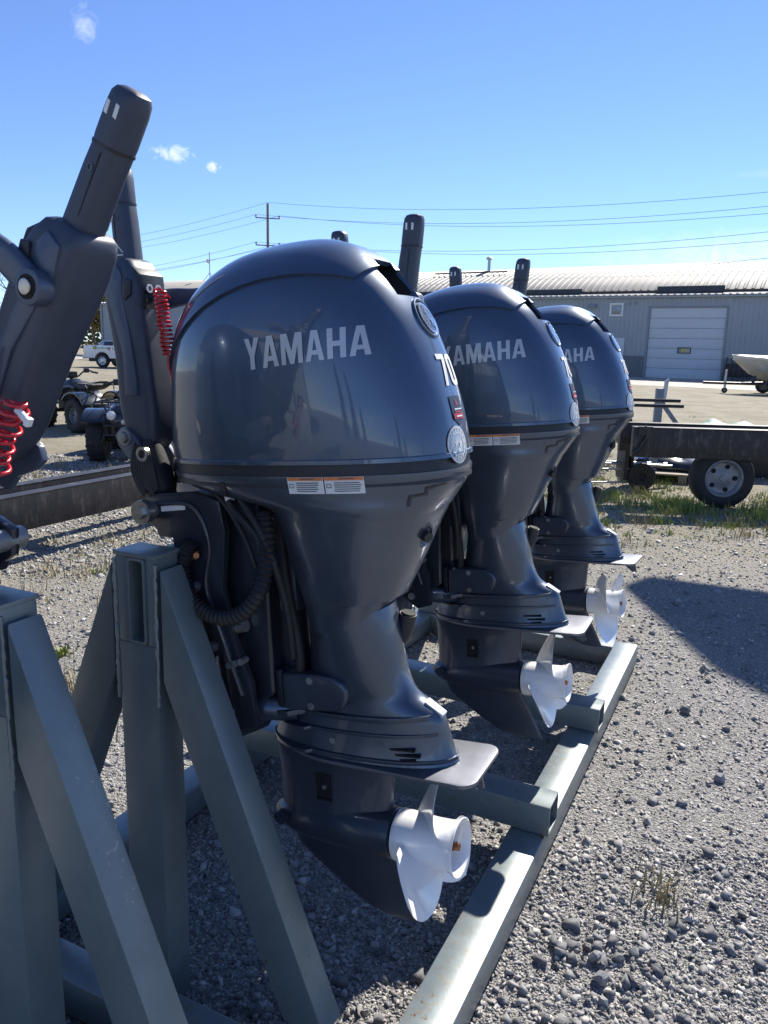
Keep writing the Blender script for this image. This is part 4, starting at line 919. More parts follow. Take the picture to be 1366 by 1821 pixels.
# ------------------------------------------------------------------ long steel I-beams with wheels
def i_beam(name, label, p0, p1, h, fl, z0):
    t = thing(name, label, 'steel beam', ((p0[0]+p1[0])/2, (p0[1]+p1[1])/2, z0), (0,0,math.atan2(p1[1]-p0[1], p1[0]-p0[0])))
    Ln = math.hypot(p1[0]-p0[0], p1[1]-p0[1])/2; return t, Ln
t, Ln = i_beam('trailer_beam', 'long black steel trailer beam on blocks behind the left motors, scuffed and rust-streaked', (-4.95, 1.5), (-4.95, 7.6), .26, .09, .235)
def rail(mb, x0, x1, y, h, fl, z=0, web=.012): 
    mb.box((x0, y-web/2, z+.0125), (x1, y+web/2, z+h-.0125)); mb.box((x0, y-fl/2, z+h-.012), (x1, y+fl/2, z+h)); mb.box((x0, y-fl/2, z), (x1, y+fl/2, z+.012))
for nm, y in (('near_rail', -.15), ('far_rail', .20)):
    mb = MB(); mb.box((-Ln, y-.045, 0), (Ln, y+.045, .255)); mb.box((-Ln, y-.058, .2552), (Ln, y+.058, .266)); mb.build('side_rail', 'beam_black', t, bevel=.004)
for x in (-2.2, 0, 2.2): MB().box((x-.04, -.10, .06), (x+.04, .15, .16)).build('cross_member', 'beam_black', t)
for x in (-2.7, 2.85): MB().box((x-.1, -.28, -.235), (x+.1, .28, -.0005)).build('timber_block', 'plank_wood', t, bevel=.01)

def wheel(name, parent, c, axis_y, r, w, rim='rim_grey', rr=.56, lug=0, holes=6):
    """tyre with a rim child; axis along local y or x"""
    e = bpy.data.objects.new(name, None); COL.objects.link(e); e.parent = parent; e.location = c
    if not axis_y: e.rotation_euler = (0, 0, R(90))
    pr = [(-w/2*.80, r*rr), (-w/2*.98, r*(rr+.08)), (-w/2, r*.80), (-w/2*.92, r*.93), (-w/2*.75, r*.985), (0, r), (w/2*.75, r*.985), (w/2*.92, r*.93), (w/2, r*.80), (w/2*.98, r*(rr+.08)), (w/2*.80, r*rr)]
    mb = MB(); mb.lathe(pr, 'y', (0,0,0), 40, True)
    if lug:
        for k in range(lug):
            a = 2*math.pi*k/lug
            for s_ in (-1, 1):
                st = len(mb.v); mb.box((-r*.045, s_*w*.08 if s_ > 0 else -w*.46, r*.95), (r*.045, w*.46 if s_ > 0 else -w*.08, r*1.035)); mb.xf(Matrix.Rotation(a+(.5*2*math.pi/lug if s_ > 0 else 0), 4, 'Y'), st)
    mb.build('tyre', 'tyre_rubber', e, smooth=50)
    mb = MB(); q = r*rr
    mb.lathe([(-w*.42, q*1.03), (-w*.44, q*.97), (-w*.40, q*.90), (-w*.22, q*.82), (-w*.18, q*.55), (-w*.24, q*.42), (-w*.26, q*.20), (-w*.30, q*.18), (-w*.30, 0)], 'y', (0,0,0), 36, cap=False)
    mb.lathe([(w*.42, q*1.03), (w*.44, q*.97), (w*.40, q*.90), (w*.22, q*.82), (w*.18, q*.55), (w*.24, q*.42), (w*.26, q*.20), (w*.30, q*.18), (w*.30, 0)], 'y', (0,0,0), 36, cap=False)
    rm = mb.build('rim', rim, e, smooth=40)
    mb = MB()
    for k in range(holes):
        a = 2*math.pi*k/holes
        for s_ in (-1, 1):
            mb.cyl((q*.66*math.cos(a), s_*w*.19, q*.66*math.sin(a)), (q*.66*math.cos(a), s_*w*.228, q*.66*math.sin(a)), q*.135, 12)
    mb.build('rim_hole', 'hole_black', rm)
    return e
# wheeled beam at the right
t = thing('wheeled_trailer_frame', 'black steel trailer frame resting on a big grey-rimmed wheel at the right edge', 'trailer', (-.35, 9.06, 0), (0,0,R(24)))
for y in (-.10, .42):
    mb = MB(); mb.box((-1.06, y-.045, .535), (1.7, y+.045, .84)); mb.box((-1.06, y-.062, .8402), (1.7, y+.062, .852)); mb.build('side_rail', 'beam_black', t, bevel=.004)
for x in (-.9, .2, 1.2): MB().box((x-.05,-.05,.60),(x+.05,.37,.74)).build('cross_member', 'beam_black', t)
mb = MB(); mb.cyl((-.06,.0,.33),(-.06,.42,.33),.035,12); mb.box((-.11,.36,.33),(-.01,.44,.56)); mb.box((-.11,.12,.33),(-.01,.16,.56)); mb.build('axle', 'beam_black', t)
wheel('wheel', t, (-.06,.0,.325), True, .325, .22, 'rim_pale', .60, 0, 5)
mb = MB(); mb.tube([(-.96,-.16,.86),(-.90,-.17,.80),(-1.0,-.17,.62),(-1.06,-.17,.58)],.022,8); mb.box((-1.02,-.19,.77),(-.88,-.15,.86)); mb.build('latch_arm', 'beam_black', t)
mb = MB(); mb.prism([(.92,.53),(1.05,.53),(1.02,.30),(.98,.20),(.93,.20)],-.19,-.15); mb.prism([(.82,.47),(.90,.42),(.93,.46),(.90,.40),(.86,.38)],-.215,-.20); mb.build('stand_leg', 'beam_black', t, bevel=.006)
# two-wheeled dolly
t = thing('wheel_dolly', 'low black dolly with two small solid wheels standing on the weedy gravel', 'dolly', (-1.45, 9.75, 0), (0,0,R(24)))
wheel('wheel', t, (.10,-.14,.165), True, .165, .085, 'tyre_rubber', .28, 0, 3); wheel('wheel', t, (.18,.26,.165), True, .165, .085, 'tyre_rubber', .28, 0, 3)
mb = MB(); mb.cyl((.10,-.14,.165),(.18,.26,.165),.016,10); mb.box((-.12,-.17,.12),(-.07,.20,.55)); mb.box((-.03,-.13,.12),(.0,.20,.55)); mb.build('frame', 'atv_black', t, bevel=.004)
for z in (.06, .22): MB().tube([(-.85,-.10,z),(.06,-.10,z+.03)],.012,8).build('handle_bar', 'galvanised', t)
for y in (-.02,.16): MB().tube([(-.75,y,.30),(.5,y+.05,.28)],.014,8).build('handle_bar', 'galvanised', t)
# post with brace
t = thing('angle_post', 'short grey steel post with a diagonal brace standing beyond the trailer frame', 'post', (-1.30, 10.6, 0), (0,0,R(20)))
MB().box((-.045,-.045,0),(.045,.045,1.17)).build('post', 'trim_grey', t, bevel=.004)
mb = MB(); mb.prism([(.05,1.26),(.10,1.30),(.075,.95),(.048,.95)],-.02,.02); mb.build('hook_plate', 'galvanised', t)
mb = MB(); mb.prism([(.046,1.02),(.046,.94),(.30,.62),(.36,.62)],-.03,.03); mb.build('brace', 'trim_grey', t); 
# tube frame
t = thing('tube_frame', 'flat black tube frame lying across the trailer beyond the far motor', 'frame', (-1.25, 9.7, .855), (0,0,R(22)))
mb = MB(); mb.tube([(-.32,-.10,.0),(-.30,-.10,.155),(.32,-.10,.155)],.02,8); mb.tube([(-.30,.18,.0),(-.28,.18,.20),(.36,.18,.20)],.02,8); mb.tube([(-.30,-.10,.155),(-.28,.18,.20)],.02,8); mb.build('tube', 'beam_black', t)
MB().box((-.34,-.16,-.32),(-.26,.24,.0)).build('foot', 'beam_black', t)
# sheets and planks heaped behind the trailer
t = thing('scrap_pallet', 'stack of grey planks and green sheet lying beyond the trailer frame', 'scrap pile', (-.62, 11.9, 0), (0,0,R(18)))
MB().box((-.7,-.5,.0),(.75,.5,.56)).build('crate', 'atv_black', t, bevel=.02)
for k in range(5):
    mb = MB(); y = -.48+.2*k; mb.box((-.95+.05*k, y, .562+.012*(k%2)), (.80, y+.17, .60+.012*(k%2))); mb.build('plank', 'plank_wood', t, bevel=.006)
mb = MB(); n_ = 14; vs = [(-.35+.9*i/n_, -.42+.8*j/6, .625+.05*math.sin(i*.9)*math.sin(j*.8)+.04*math.sin(i/n_*3.1)) for j in range(7) for i in range(n_+1)]
mb.add(vs, [(j*(n_+1)+i, j*(n_+1)+i+1, (j+1)*(n_+1)+i+1, (j+1)*(n_+1)+i) for j in range(6) for i in range(n_)]); mb.build('green_sheet', 'green_tarp', t)
t = thing('pallet', 'low grey slatted pallet on the grass behind the wheel dolly', 'pallet', (-1.0, 10.9, 0), (0,0,R(12)))
for k in range(6): MB().box((-.75,-.5+.19*k,.10),(.75,-.36+.19*k,.122)).build('slat', 'plank_wood', t, bevel=.003)
for k in range(3): MB().box((-.72+.66*k,-.5,.0),(-.62+.66*k,.6,.0995)).build('bearer', 'plank_wood', t, bevel=.003)
t = thing('tarp_bundle', 'dark crumpled bundle heaped on the slatted pallet', 'bundle', (-1.0, 10.9, .1225))
mb = MB(); rings = []
for w, r_ in ((0,.46),(.05,.50),(.12,.44),(.17,.30),(.20,.10)): rings.append([(r_*1.3*math.cos(a)*(1+.15*math.sin(3*a+w*9)), r_*.7*math.sin(a)*(1+.18*math.sin(5*a)), w*(1+.25*math.sin(2*a+1))) for a in np.linspace(0,2*math.pi,29)[:-1]])
mb.loft(rings); mb.build('wrapping', 'car_dark', t, smooth=60)

# ------------------------------------------------------------------ quad bikes
def make_quad(label, loc, rz):
    t = thing('quad_bike', label, 'quad bike', loc, (0,0,rz), 'parked quad bikes')      # front is +x
    for x, w_ in ((.62,.22),(-.62,.27)):
        for s_ in (-1, 1): wheel('wheel', t, (x, s_*.42, .30), True, .30, w_, 'rim_grey', .46, 14, 4)
    mb = MB(); mb.box((-.70,-.10,.32),(.70,.10,.48)); mb.box((-.25,-.22,.26),(.28,.22,.50)); mb.cyl((.62,-.42,.30),(.62,.42,.30),.035,10); mb.cyl((-.62,-.42,.30),(-.62,.42,.30),.04,10); mb.build('chassis', 'atv_black', t, bevel=.02)
    for x in (.62,-.62):
        for s_ in (-1, 1):
            mb = MB(); pr = []
            for k in range(11):
                a = R(38)+R(112)*k/10; pr.append((x+.43*math.cos(a)*1.05, .31+.40*math.sin(a)))
            inn = [(x+(px-x)*.92, .31+(pz-.31)*.92) for px, pz in pr]
            mb.prism(pr+inn[::-1], s_*.20, s_*.56); mb.build('fender', 'atv_paint', t, bevel=.012)
    mb = MB(); mb.loft([[(x, y*math.cos(a), z+h*math.sin(a)) for a in np.linspace(0,2*math.pi,25)[:-1]] for x, y, z, h in ((.98,.12,.56,.06),(.90,.26,.60,.13),(.66,.27,.66,.16),(.40,.20,.72,.16),(.18,.16,.76,.14),(.02,.15,.72,.09))]); mb.build('body', 'atv_paint', t, smooth=50)
    mb = MB(); mb.loft([[(x, y*math.copysign(abs(math.cos(a))**.7, math.cos(a)), z+h*math.copysign(abs(math.sin(a))**.7, math.sin(a))) for a in np.linspace(0,2*math.pi,25)[:-1]] for x, y, z, h in ((.06,.10,.80,.04),(.0,.15,.79,.07),(-.25,.16,.75,.07),(-.55,.18,.80,.07),(-.72,.15,.84,.05))]); mb.build('seat', 'atv_black', t, smooth=50)
    for x0, x1, z in ((.52,1.02,.82),(-.98,-.52,.84)):
        mb = MB()
        for k in range(5): y = -.34+.17*k; mb.tube([(x0,y,z),(x1,y,z)],.011,6)
        for x in (x0,(x0+x1)/2,x1): mb.tube([(x,-.36,z),(x,.36,z)],.013,6)
        for x in (x0+.06,x1-.06):
            for y in (-.28,.28): mb.tube([(x,y,z),((x0+x1)/2,y*.8,z-.22)],.011,6)
        mb.build('rack', 'atv_black', t)
    mb = MB(); mb.tube(smooth_path([(.18,-.40,1.00),(.26,-.24,1.04),(.34,-.10,.92),(.34,.10,.92),(.26,.24,1.04),(.18,.40,1.00)],5),.014,8); mb.tube([(.34,0,.92),(.46,0,.70)],.03,8); hb = mb.build('handlebar', 'atv_black', t)
    for s_ in (-1,1):
        MB().tube([(.20,s_*.31,1.02),(.17,s_*.43,.995)],.02,10).build('grip', 'black_rubber', hb)
        mb = MB(); mb.box((.20,s_*.24-.04,1.0),(.28,s_*.24+.04,1.08)); mb.build('switch_pod', 'atv_black', hb, bevel=.01)
        mb = MB(); mb.lathe([(0,.0),(.0,.055),(.03,.065),(.05,.05),(.055,0)], 'x', (.925,s_*.17,.64), 16); mb.build('headlight', 'lamp_clear', t)
    mb = MB(); mb.box((.30,-.10,.92),(.40,.10,1.02)); mb.build('dash', 'atv_black', hb, bevel=.02)
    mb = MB(); mb.tube([(.98,-.28,.30),(1.06,-.24,.40),(1.06,.24,.40),(.98,.28,.30)],.02,8); mb.tube([(.95,-.24,.66),(1.06,-.24,.52),(1.06,.24,.52),(.95,.24,.66)],.02,8); mb.tube([(1.06,-.12,.40),(1.06,-.12,.52)],.015,6); mb.tube([(1.06,.12,.40),(1.06,.12,.52)],.015,6); mb.build('bumper', 'atv_black', t)
    mb = MB(); mb.lathe([(1.00,0),(1.00,.035),(1.012,.035),(1.014,0)], 'x', (0,0,.56), 16); mb.build('badge', 'galvanised', t)
    return t
q1 = make_quad('dark quad bike seen side-on with tall handlebars, farther from the camera', (-11.35, 10.62, 0), R(166))
q2 = dup(q1); q2.location = (-8.05, 8.55, 0); q2.rotation_euler = (0,0,R(-58)); q2['label'] = 'dark quad bike facing the camera with front rack and lamps, just beyond the black beam'

# ------------------------------------------------------------------ road vehicles by the shed
def make_vehicle(name, label, loc, rz, paint, pickup, Ln=5.8, Hh=1.95, decals=False):
    t = thing(name, label, 'pickup truck' if pickup else 'car', loc, (0,0,rz))
    wb = Ln*.31; wr = .40 if pickup else .33; zb = .55 if pickup else .32; belt = 1.28 if pickup else .95; hw = .98 if pickup else .88
    pr = [(-Ln/2,zb+.10),(-Ln/2,belt-.03),(-Ln/2+.06,belt)] + ([( -.30,belt)] if pickup else [(-Ln*.42,belt+.02)]) + [(Ln*.16,belt),(Ln*.40,belt-.10),(Ln/2-.05,belt-.22),(Ln/2,zb+.25),(Ln/2-.04,zb)]
    def arch(cx): return [(cx+wr*1.22*math.cos(a), .02+wr+wr*1.22*math.sin(a)) for a in np.linspace(math.radians(8), math.radians(172), 11)]
    lo = [p for p in arch(wb) if p[1] > zb]+[p for p in arch(-wb) if p[1] > zb]
    body = [(Ln/2-.04,zb)]+[(lo[0][0],zb)]+[p for p in arch(wb) if p[1] > zb]+[(2*wb-lo[0][0],zb)]+[(-2*wb+lo[0][0],zb)]+[p for p in arch(-wb) if p[1] > zb]+[(-lo[0][0],zb)]+[(-Ln/2,zb)]
    up = pr[1:-1]
    mb = MB(); mb.prism(body[1:]+up, -hw, hw); mb.build('body', paint, t, bevel=.05, seg=3)
    c0, c1 = (-.55, Ln*.17) if pickup else (-Ln*.36, Ln*.20)
    cab = [(c0,belt),(c0+.10 if pickup else c0+.45,Hh-.06),(c0+.25 if pickup else c0+.7,Hh),(c1-.75,Hh),(c1-.45,Hh-.08),(c1+.25,belt)]
    mb = MB(); 
    n_ = len(cab); a = [(x, -hw+.06+(z-belt)*.16, z) for x, z in cab]; b = [(x, hw-.06-(z-belt)*.16, z) for x, z in cab]
    mb.add(a+b, [tuple(range(n_)), tuple(range(2*n_-1, n_-1, -1))]+[(i, i+n_, (i+1) % n_+n_, (i+1) % n_) for i in range(n_)]); cb = mb.build('cab', paint, t, bevel=.04)
    for s_ in (-1, 1):
        mid = (c0+c1)/2+.05; g = []
        def yy(z): return s_*(hw-.055-(z-belt)*.16)
        for a0, a1, b0, b1 in ((c0+.16 if pickup else c0+.5, c0+.22 if pickup else c0+.72, mid-.05, mid-.05), (mid+.05, mid+.05, c1+.08, c1-.42)):
            mb = MB(); z0, z1 = belt+.05, Hh-.12
            o = [(a0,z0),(b0,z0),(b1,z1),(a1,z1)]
            mb.add([(x, yy(z), z) for x, z in o]+[(x, yy(z)+s_*.012, z) for x, z in o], [(0,1,2,3),(7,6,5,4),(0,4,5,1),(1,5,6,2),(2,6,7,3),(3,7,4,0)]); mb.build('side_window', 'glass_dark', cb)
        mb = MB(); mb.box((-Ln/2-.02, s_*hw-(.16 if s_ > 0 else -.02), zb+.32), (-Ln/2+.14, s_*hw+(.02 if s_ > 0 else -(-.16)) , belt-.08)); mb.build('tail_light', 'lamp_red', t, bevel=.01)
        for x in (wb, -wb): wheel('wheel', t, (x, s_*(hw-.10), wr), True, wr, .26, 'rim_bright', .62, 0, 8)
    mb = MB(); x = c0+.045; mb.add([(c0-.02+.012,-hw+.22,belt+.1),(c0-.02+.012,hw-.22,belt+.1),(c0+.07,hw-.3,Hh-.14),(c0+.07,-hw+.3,Hh-.14),(c0-.04,-hw+.22,belt+.1),(c0-.04,hw-.22,belt+.1),(c0+.04,hw-.3,Hh-.14),(c0+.04,-hw+.3,Hh-.14)], [(0,1,2,3),(7,6,5,4),(0,4,5,1),(1,5,6,2),(2,6,7,3),(3,7,4,0)]); mb.build('rear_window', 'glass_dark', cb)
    mb = MB(); mb.box((-Ln/2-.12,-hw+.03,zb-.05),(-Ln/2+.02,hw-.03,zb+.17)); mb.build('rear_bumper', 'galvanised' if pickup else paint, t, bevel=.03)
    mb = MB(); mb.box((-Ln/2+.2,-hw+.2,.35),(Ln/2-.2,hw-.2,zb+.02)); mb.build('underbody', 'atv_black', t)
    if pickup:
        mb = MB(); mb.box((c0+.1,-.7,Hh),(c0+.2,.7,Hh+.12)); mb.box((c0+.3,-.25,Hh),(c0+.5,.25,Hh+.10)); mb.build('roof_lamps', 'atv_black', cb, bevel=.02)
        mb = MB(); mb.box((-Ln/2+.03,-.55,zb+.30),(-Ln/2-.012,.55,zb+.42)); mb.build('tailgate_strip', 'trim_grey', t)
    if decals:
        polys, wd = text_polys('YAMAHA'); sc = .16
        for s_ in (-1, 1):
            def pl(x, y): return ((-1.22)+(x if s_ < 0 else wd-x)*sc, s_*(hw+.004), belt-.25+y*sc)
            vs, fs = flat_shapes(polys, pl, 5); MB().add(vs, fs).build('red_lettering', 'print_red', t, smooth=0)
            dots = annulus(-1.42, .08, .05, .09, 16)+[rect(-1.45,.06,-1.39,.10)]
            vs, fs = flat_shapes(dots, lambda x, y: (x, s_*(hw+.004), belt-.25+y), 5); MB().add(vs, fs).build('red_emblem', 'print_red', t, smooth=0)
            gb = [rect(-2.42,.05,-2.20,.23)]; mb = MB(); mb.cur = 0; vs, fs = flat_shapes(gb, lambda x, y: (x, s_*(hw+.004), belt-.27+y), 5); mb.add(vs, fs); mb.cur = 1
            vs, fs = flat_shapes([[(-2.38,.09),(-2.25,.09),(-2.25,.13),(-2.30,.19),(-2.38,.15)]], lambda x, y: (x, s_*(hw+.008), belt-.27+y), 5); mb.add(vs, fs); mb.cur = 0
            vs, fs = flat_shapes([rect(-2.14+i*.085,.09,-2.14+i*.085+.06,.16+.03*(i % 3 == 0)) for i in range(10)], lambda x, y: (x, s_*(hw+.004), belt-.27+y), 5); mb.add(vs, fs)
            mb.build('green_decal', ['print_green', 'print_yellow'], t, smooth=0)
    return t
PK = Vector((-34.9, 35.9, 0))
make_vehicle('pickup_truck', 'white pickup truck with red lettering and green decal on its bed side', (-34.15, 36.5, 0), R(16), 'truck_white', True, 6.1, 2.05, True)
make_vehicle('parked_car', 'dark parked car half hidden left of the white pickup truck', (-40.6, 34.2, 0), R(28), 'car_dark', False, 4.7, 1.5)
make_vehicle('parked_car', 'silver parked car far behind the white pickup truck bed', (-48.5, 49.5, 0), R(40), 'car_silver', False, 4.8, 1.6)

# ------------------------------------------------------------------ boat on trailer
t = thing('boat_trailer', 'low black boat trailer with jack wheel under the cream boat', 'boat trailer', (-1.6, 37.6, 0), (0,0,R(14)))
mb = MB(); mb.tube([(-1.25,0,.42),(.6,0,.42)],.06,8); mb.tube([(.3,0,.42),(1.6,-.85,.46),(5.2,-.85,.46)],.06,8); mb.tube([(.3,0,.42),(1.6,.85,.46),(5.2,.85,.46)],.06,8)
for x in (1.6,3.2,5.0): mb.tube([(x,-.85,.46),(x,.85,.46)],.05,8)
mb.build('frame', 'beam_black', t)
mb = MB(); mb.tube([(-.35,0,.20),(-.35,0,1.0)],.05,8); mb.build('jack', 'galvanised', t); wheel('jack_wheel', t, (-.35,0,.12), True, .12, .06, 'rim_grey', .4, 0, 3)
mb = MB(); mb.tube([(.75,0,.42),(.95,0,1.20),(1.15,0,1.25)],.06,8); mb.box((.75,-.15,1.0),(1.05,.15,1.3)); mb.build('winch_post', 'beam_black', t)
for s_ in (-1,1):
    wheel('wheel', t, (1.45,s_*1.05,.33), True, .33, .2, 'rim_grey', .55, 0, 5)
    mb = MB(); pr = [(1.45+.46*math.cos(a),.33+.44*math.sin(a)) for a in np.linspace(0,math.pi,13)]; mb.prism(pr+[(1.45+(px-1.45)*.93,.33+(pz-.33)*.93) for px, pz in pr[::-1]], s_*.92, s_*1.18); mb.build('mudguard', 'beam_black', t)
t = thing('covered_boat', 'cream boat bow under a pale cover at the right edge by the shed', 'boat', (-1.6+.40*math.cos(R(14)), 37.6+.40*math.sin(R(14)), .42), (0,0,R(14)))
rings = []
for x, hw_, keel, gun in ((-.55,.03,1.02,1.16),(-.30,.25,.80,1.15),(.1,.52,.45,1.12),(.7,.82,.18,1.08),(1.6,1.02,.04,1.03),(3.0,1.10,.0,1.0),(5.0,1.08,.0,.98)):
    rings.append([(x,-hw_,gun),(x,-hw_*.97,gun-.18),(x,-hw_*.80,keel+(gun-keel)*.38),(x,0,keel),(x,hw_*.80,keel+(gun-keel)*.38),(x,hw_*.97,gun-.18),(x,hw_,gun)])
mb = MB(); mb.loft(rings, closed=False); n_ = 7; mb.build('hull', 'boat_hull', t, smooth=30)
mb = MB(); rings = []
for x, hw_, gun in ((-.57,.05,1.165),(-.32,.28,1.16),(.1,.55,1.13),(.7,.85,1.09),(1.6,1.05,1.04),(3.0,1.13,1.01),(5.0,1.11,.99)):
    c_ = gun+.02+.20*min(1,(x+.6)/2.5); rings.append([(x,-hw_,gun-.10),(x,-hw_,gun+.01),(x,-hw_*.5,(gun+c_)/2+.05),(x,0,c_),(x,hw_*.5,(gun+c_)/2+.05),(x,hw_,gun+.01),(x,hw_,gun-.10)])
mb.loft(rings, closed=False); mb.build('cover', 'boat_cream', t, smooth=40)
# dark clutter by the shed wall, left of the boat
t = thing('machine_heap', 'dark heap of parked machine parts against the shed beside the boat', 'machinery', (*on_shed(3.6,-1.6), 0), (0,0,-BA))
MB().box((-.7,-.5,.3),(.8,.5,1.1)).build('housing', 'atv_black', t, bevel=.08)
mb = MB(); [mb.tube([(-.8+.3*k,-.55,.0),(-.6+.3*k,-.5,1.5-.1*k)],.04,6) for k in range(6)]; mb.build('rod', 'beam_black', t)

# ------------------------------------------------------------------ pole, wires, mast
def pole(loc, h, label, rz):
    t = thing('utility_pole', label, 'utility pole', loc, (0,0,rz)); MB().cyl((0,0,0),(0,0,h),.19,12,.12).build('pole', 'pole_wood', t)
    for k, z in enumerate((h-1.4, h-4.0, h-6.6)):
        if k < 2: ca = MB().box((-1.2,-.05,z-.05),(1.2,.05,z+.05)).build('crossarm', 'pole_wood', t)
        else: ca = MB().box((-.8,-.06,z-.07),(.8,.06,z+.07)).build('crossarm', 'pole_wood', t)
        for x in ((-1.15,1.15) if k < 2 else (-.7,.7)):
            MB().lathe([(0,.05),(.05,.11),(.12,.07),(.18,.11),(.24,.05),(.26,0)],'z',(x,0,z+.07),10).build('insulator', 'trim_grey', ca)
    return t
P1 = Vector((-47.3, 69.2, 0)); PH = 15.3
pole(P1, PH, 'tall wooden utility pole with two crossarms rising behind the front motor', R(38))
P2 = Vector((6, 62, 0)); P0 = Vector((-104, 74, 0))
pole(P2, 12.8, 'wooden utility pole beyond the right end of the shed', R(20)); pole(P0, 14, 'wooden utility pole far off to the left', R(60))
def wire(a, b, sag, nm, label):
    pts = [a.lerp(b, q)-Vector((0,0,sag*4*q*(1-q))) for q in np.linspace(0,1,30)]
    tag(MB().tube(pts, .015, 5).build('power_line', 'wire_black', smooth=60), label, 'power line', 'overhead power lines')
def arm(P, h, rz, x, z): return Vector((P.x+x*math.cos(rz), P.y+x*math.sin(rz), z))
H = PH
for nm, (zz, x, dz2, dz0) in enumerate(((H+.1,0,.1,-1.2),(H-1.1,-1.15,-.9,-1.5),(H-1.1,1.15,-1.15,-1.5),(H-3.7,-1.15,-2.4,-4.2),(H-3.7,1.15,-2.75,-4.2),(H-6.3,-.7,-3.9,-6.2),(H-6.3,.7,-4.2,-6.2))):
    a = arm(P1, H, R(38), x, zz); b = arm(P2, 12.8, R(20), x, 12.8+dz2); c = arm(P0, 14, R(60), x, 14+dz0)
    lab = ['topmost single power line', 'upper power line of the top pair', 'lower power line of the top pair', 'upper power line of the middle pair', 'lower power line of the middle pair', 'upper power line of the bottom pair', 'lowest power line of all'][nm]
    wire(a, b, 1.25+.05*nm, nm, lab+' running right from the utility pole'); wire(a, c, 1.6+.1*nm, nm, lab+' running left from the utility pole')
wire(arm(P1,H,0,0,H-4.2), Vector((-62,52,6.4)), .5, 9, 'slanting service wire dropping left from the utility pole')
t = thing('antenna_mast', 'thin antenna mast with small dish and guy wires on the shed roof', 'antenna', (*on_shed(-51.2, 8.0), 7.7))
mb = MB(); mb.tube([(0,0,0),(0,0,3.3)],.05,8); mb.build('mast', 'galvanised', t)
mb = MB(); [mb.tube([(0,0,1.2),(1.2*math.cos(a),1.2*math.sin(a),-.3)],.03,5) for a in (0,2.1,4.2)]; mb.build('stay', 'galvanised', t)
mb = MB(); mb.lathe([(0,.0),(.02,.14),(.08,.24),(.12,.26),(.10,.22),(.04,0)],'x',(-.35,0,2.35),14); mb.tube([(-.3,0,2.35),(0,0,2.35)],.03,6); mb.build('dish', 'trim_white', t)

# ------------------------------------------------------------------ trees
def tree(label, loc, h, leaf, density, seed, spread=.45, bare=False, group='trees beyond the yard', trunk_h=.3, lsize=.18):
    rr = random.Random(seed); t = thing('tree', label, 'tree', loc, (0,0,rr.uniform(0,6)), group)
    br = MB(); tips = []
    def grow(p, d, ln, r, lev):
        pts = [p]; q = p
        for k in range(4):
            d = (d+Vector((rr.uniform(-.22,.22), rr.uniform(-.22,.22), rr.uniform(-.02,.16)))).normalized(); q = q+d*ln/4; pts.append(q)
        br.tube(pts, [r*(1-.14*i) for i in range(5)], 5 if lev else 8)
        if lev >= 3: tips.append(pts[-1]); tips.append(pts[2]); return
        for k in range(3 if lev else 5):
            i = rr.choice((2,3,4)) if k else 4; a = rr.uniform(0, 2*math.pi)
            nd = (d*.75+Vector((math.cos(a)*spread*1.6, math.sin(a)*spread*1.6, rr.uniform(.05,.4)))).normalized(); grow(pts[i], nd, ln*rr.uniform(.55,.75), r*.5, lev+1)
    grow(Vector((0,0,0)), Vector((0,0,1)), h*.42, h*.022, 0)
    br.build('trunk', 'bark', t, smooth=60)
    vs, fs = [], []
    nl = int(density)
    for tip in tips:
        for k in range(nl):
            c = tip+Vector((rr.gauss(0,h*.045), rr.gauss(0,h*.045), rr.gauss(0,h*.04))); a = Vector((rr.gauss(0,1),rr.gauss(0,1),rr.gauss(0,1))).normalized(); b = a.orthogonal().normalized(); s_ = lsize*rr.uniform(.6,1.3)
            i = len(vs); vs += [tuple(c-a*s_), tuple(c+b*s_*.6), tuple(c+a*s_), tuple(c-b*s_*.6)]; fs.append((i,i+1,i+2,i+3))
    if fs: MB().add(vs, fs).build('crown', leaf, t, smooth=0)
    return t
tree('bare thin-branched tree at the left edge behind the leaning tiller', (-53.5, 43.2, 0), 8.2, 'leaf_yellow', 2, 3, .5, lsize=.07)
tree('thin yellow-leaved tree beyond the left end of the shed', (-71.5, 69.5, 0), 8.2, 'leaf_yellow', 22, 5, .5, lsize=.24)
tree('olive-yellow tree between the pickup truck and the shed corner', (-66, 66.5, 0), 6.4, 'leaf_yellow', 24, 6, .5, lsize=.22)
tree('low dull-green tree at far left behind the tiller', (-73, 52, 0), 5.2, 'leaf_green', 24, 8, .5, lsize=.22)
tree('low yellowing tree left of the dark parked car', (-66, 50, 0), 4.4, 'leaf_yellow', 24, 9, .5, lsize=.2)
vs, fs = [], []
rr = random.Random(77)
for k in range(5200):
    q = rr.random(); x = -150+100*q; y = 96+18*math.sin(q*5)+rr.uniform(-5, 5); top = 4.2+2.2*math.sin(q*23)+1.5*math.sin(q*61+1); z = max(.1, top*(1-rr.random()**1.6)); s_ = rr.uniform(.25,.55)
    a = Vector((rr.gauss(0,1),rr.gauss(0,1),rr.gauss(0,1))).normalized()*s_; b_ = a.orthogonal().normalized()*s_*.7; c = Vector((x,y,z)); i = len(vs); vs += [tuple(c-a),tuple(c+b_),tuple(c+a),tuple(c-b_)]; fs.append((i,i+1,i+2,i+3))
stuff(MB().add(vs, fs).build('far_woods', 'leaf_green', smooth=0))
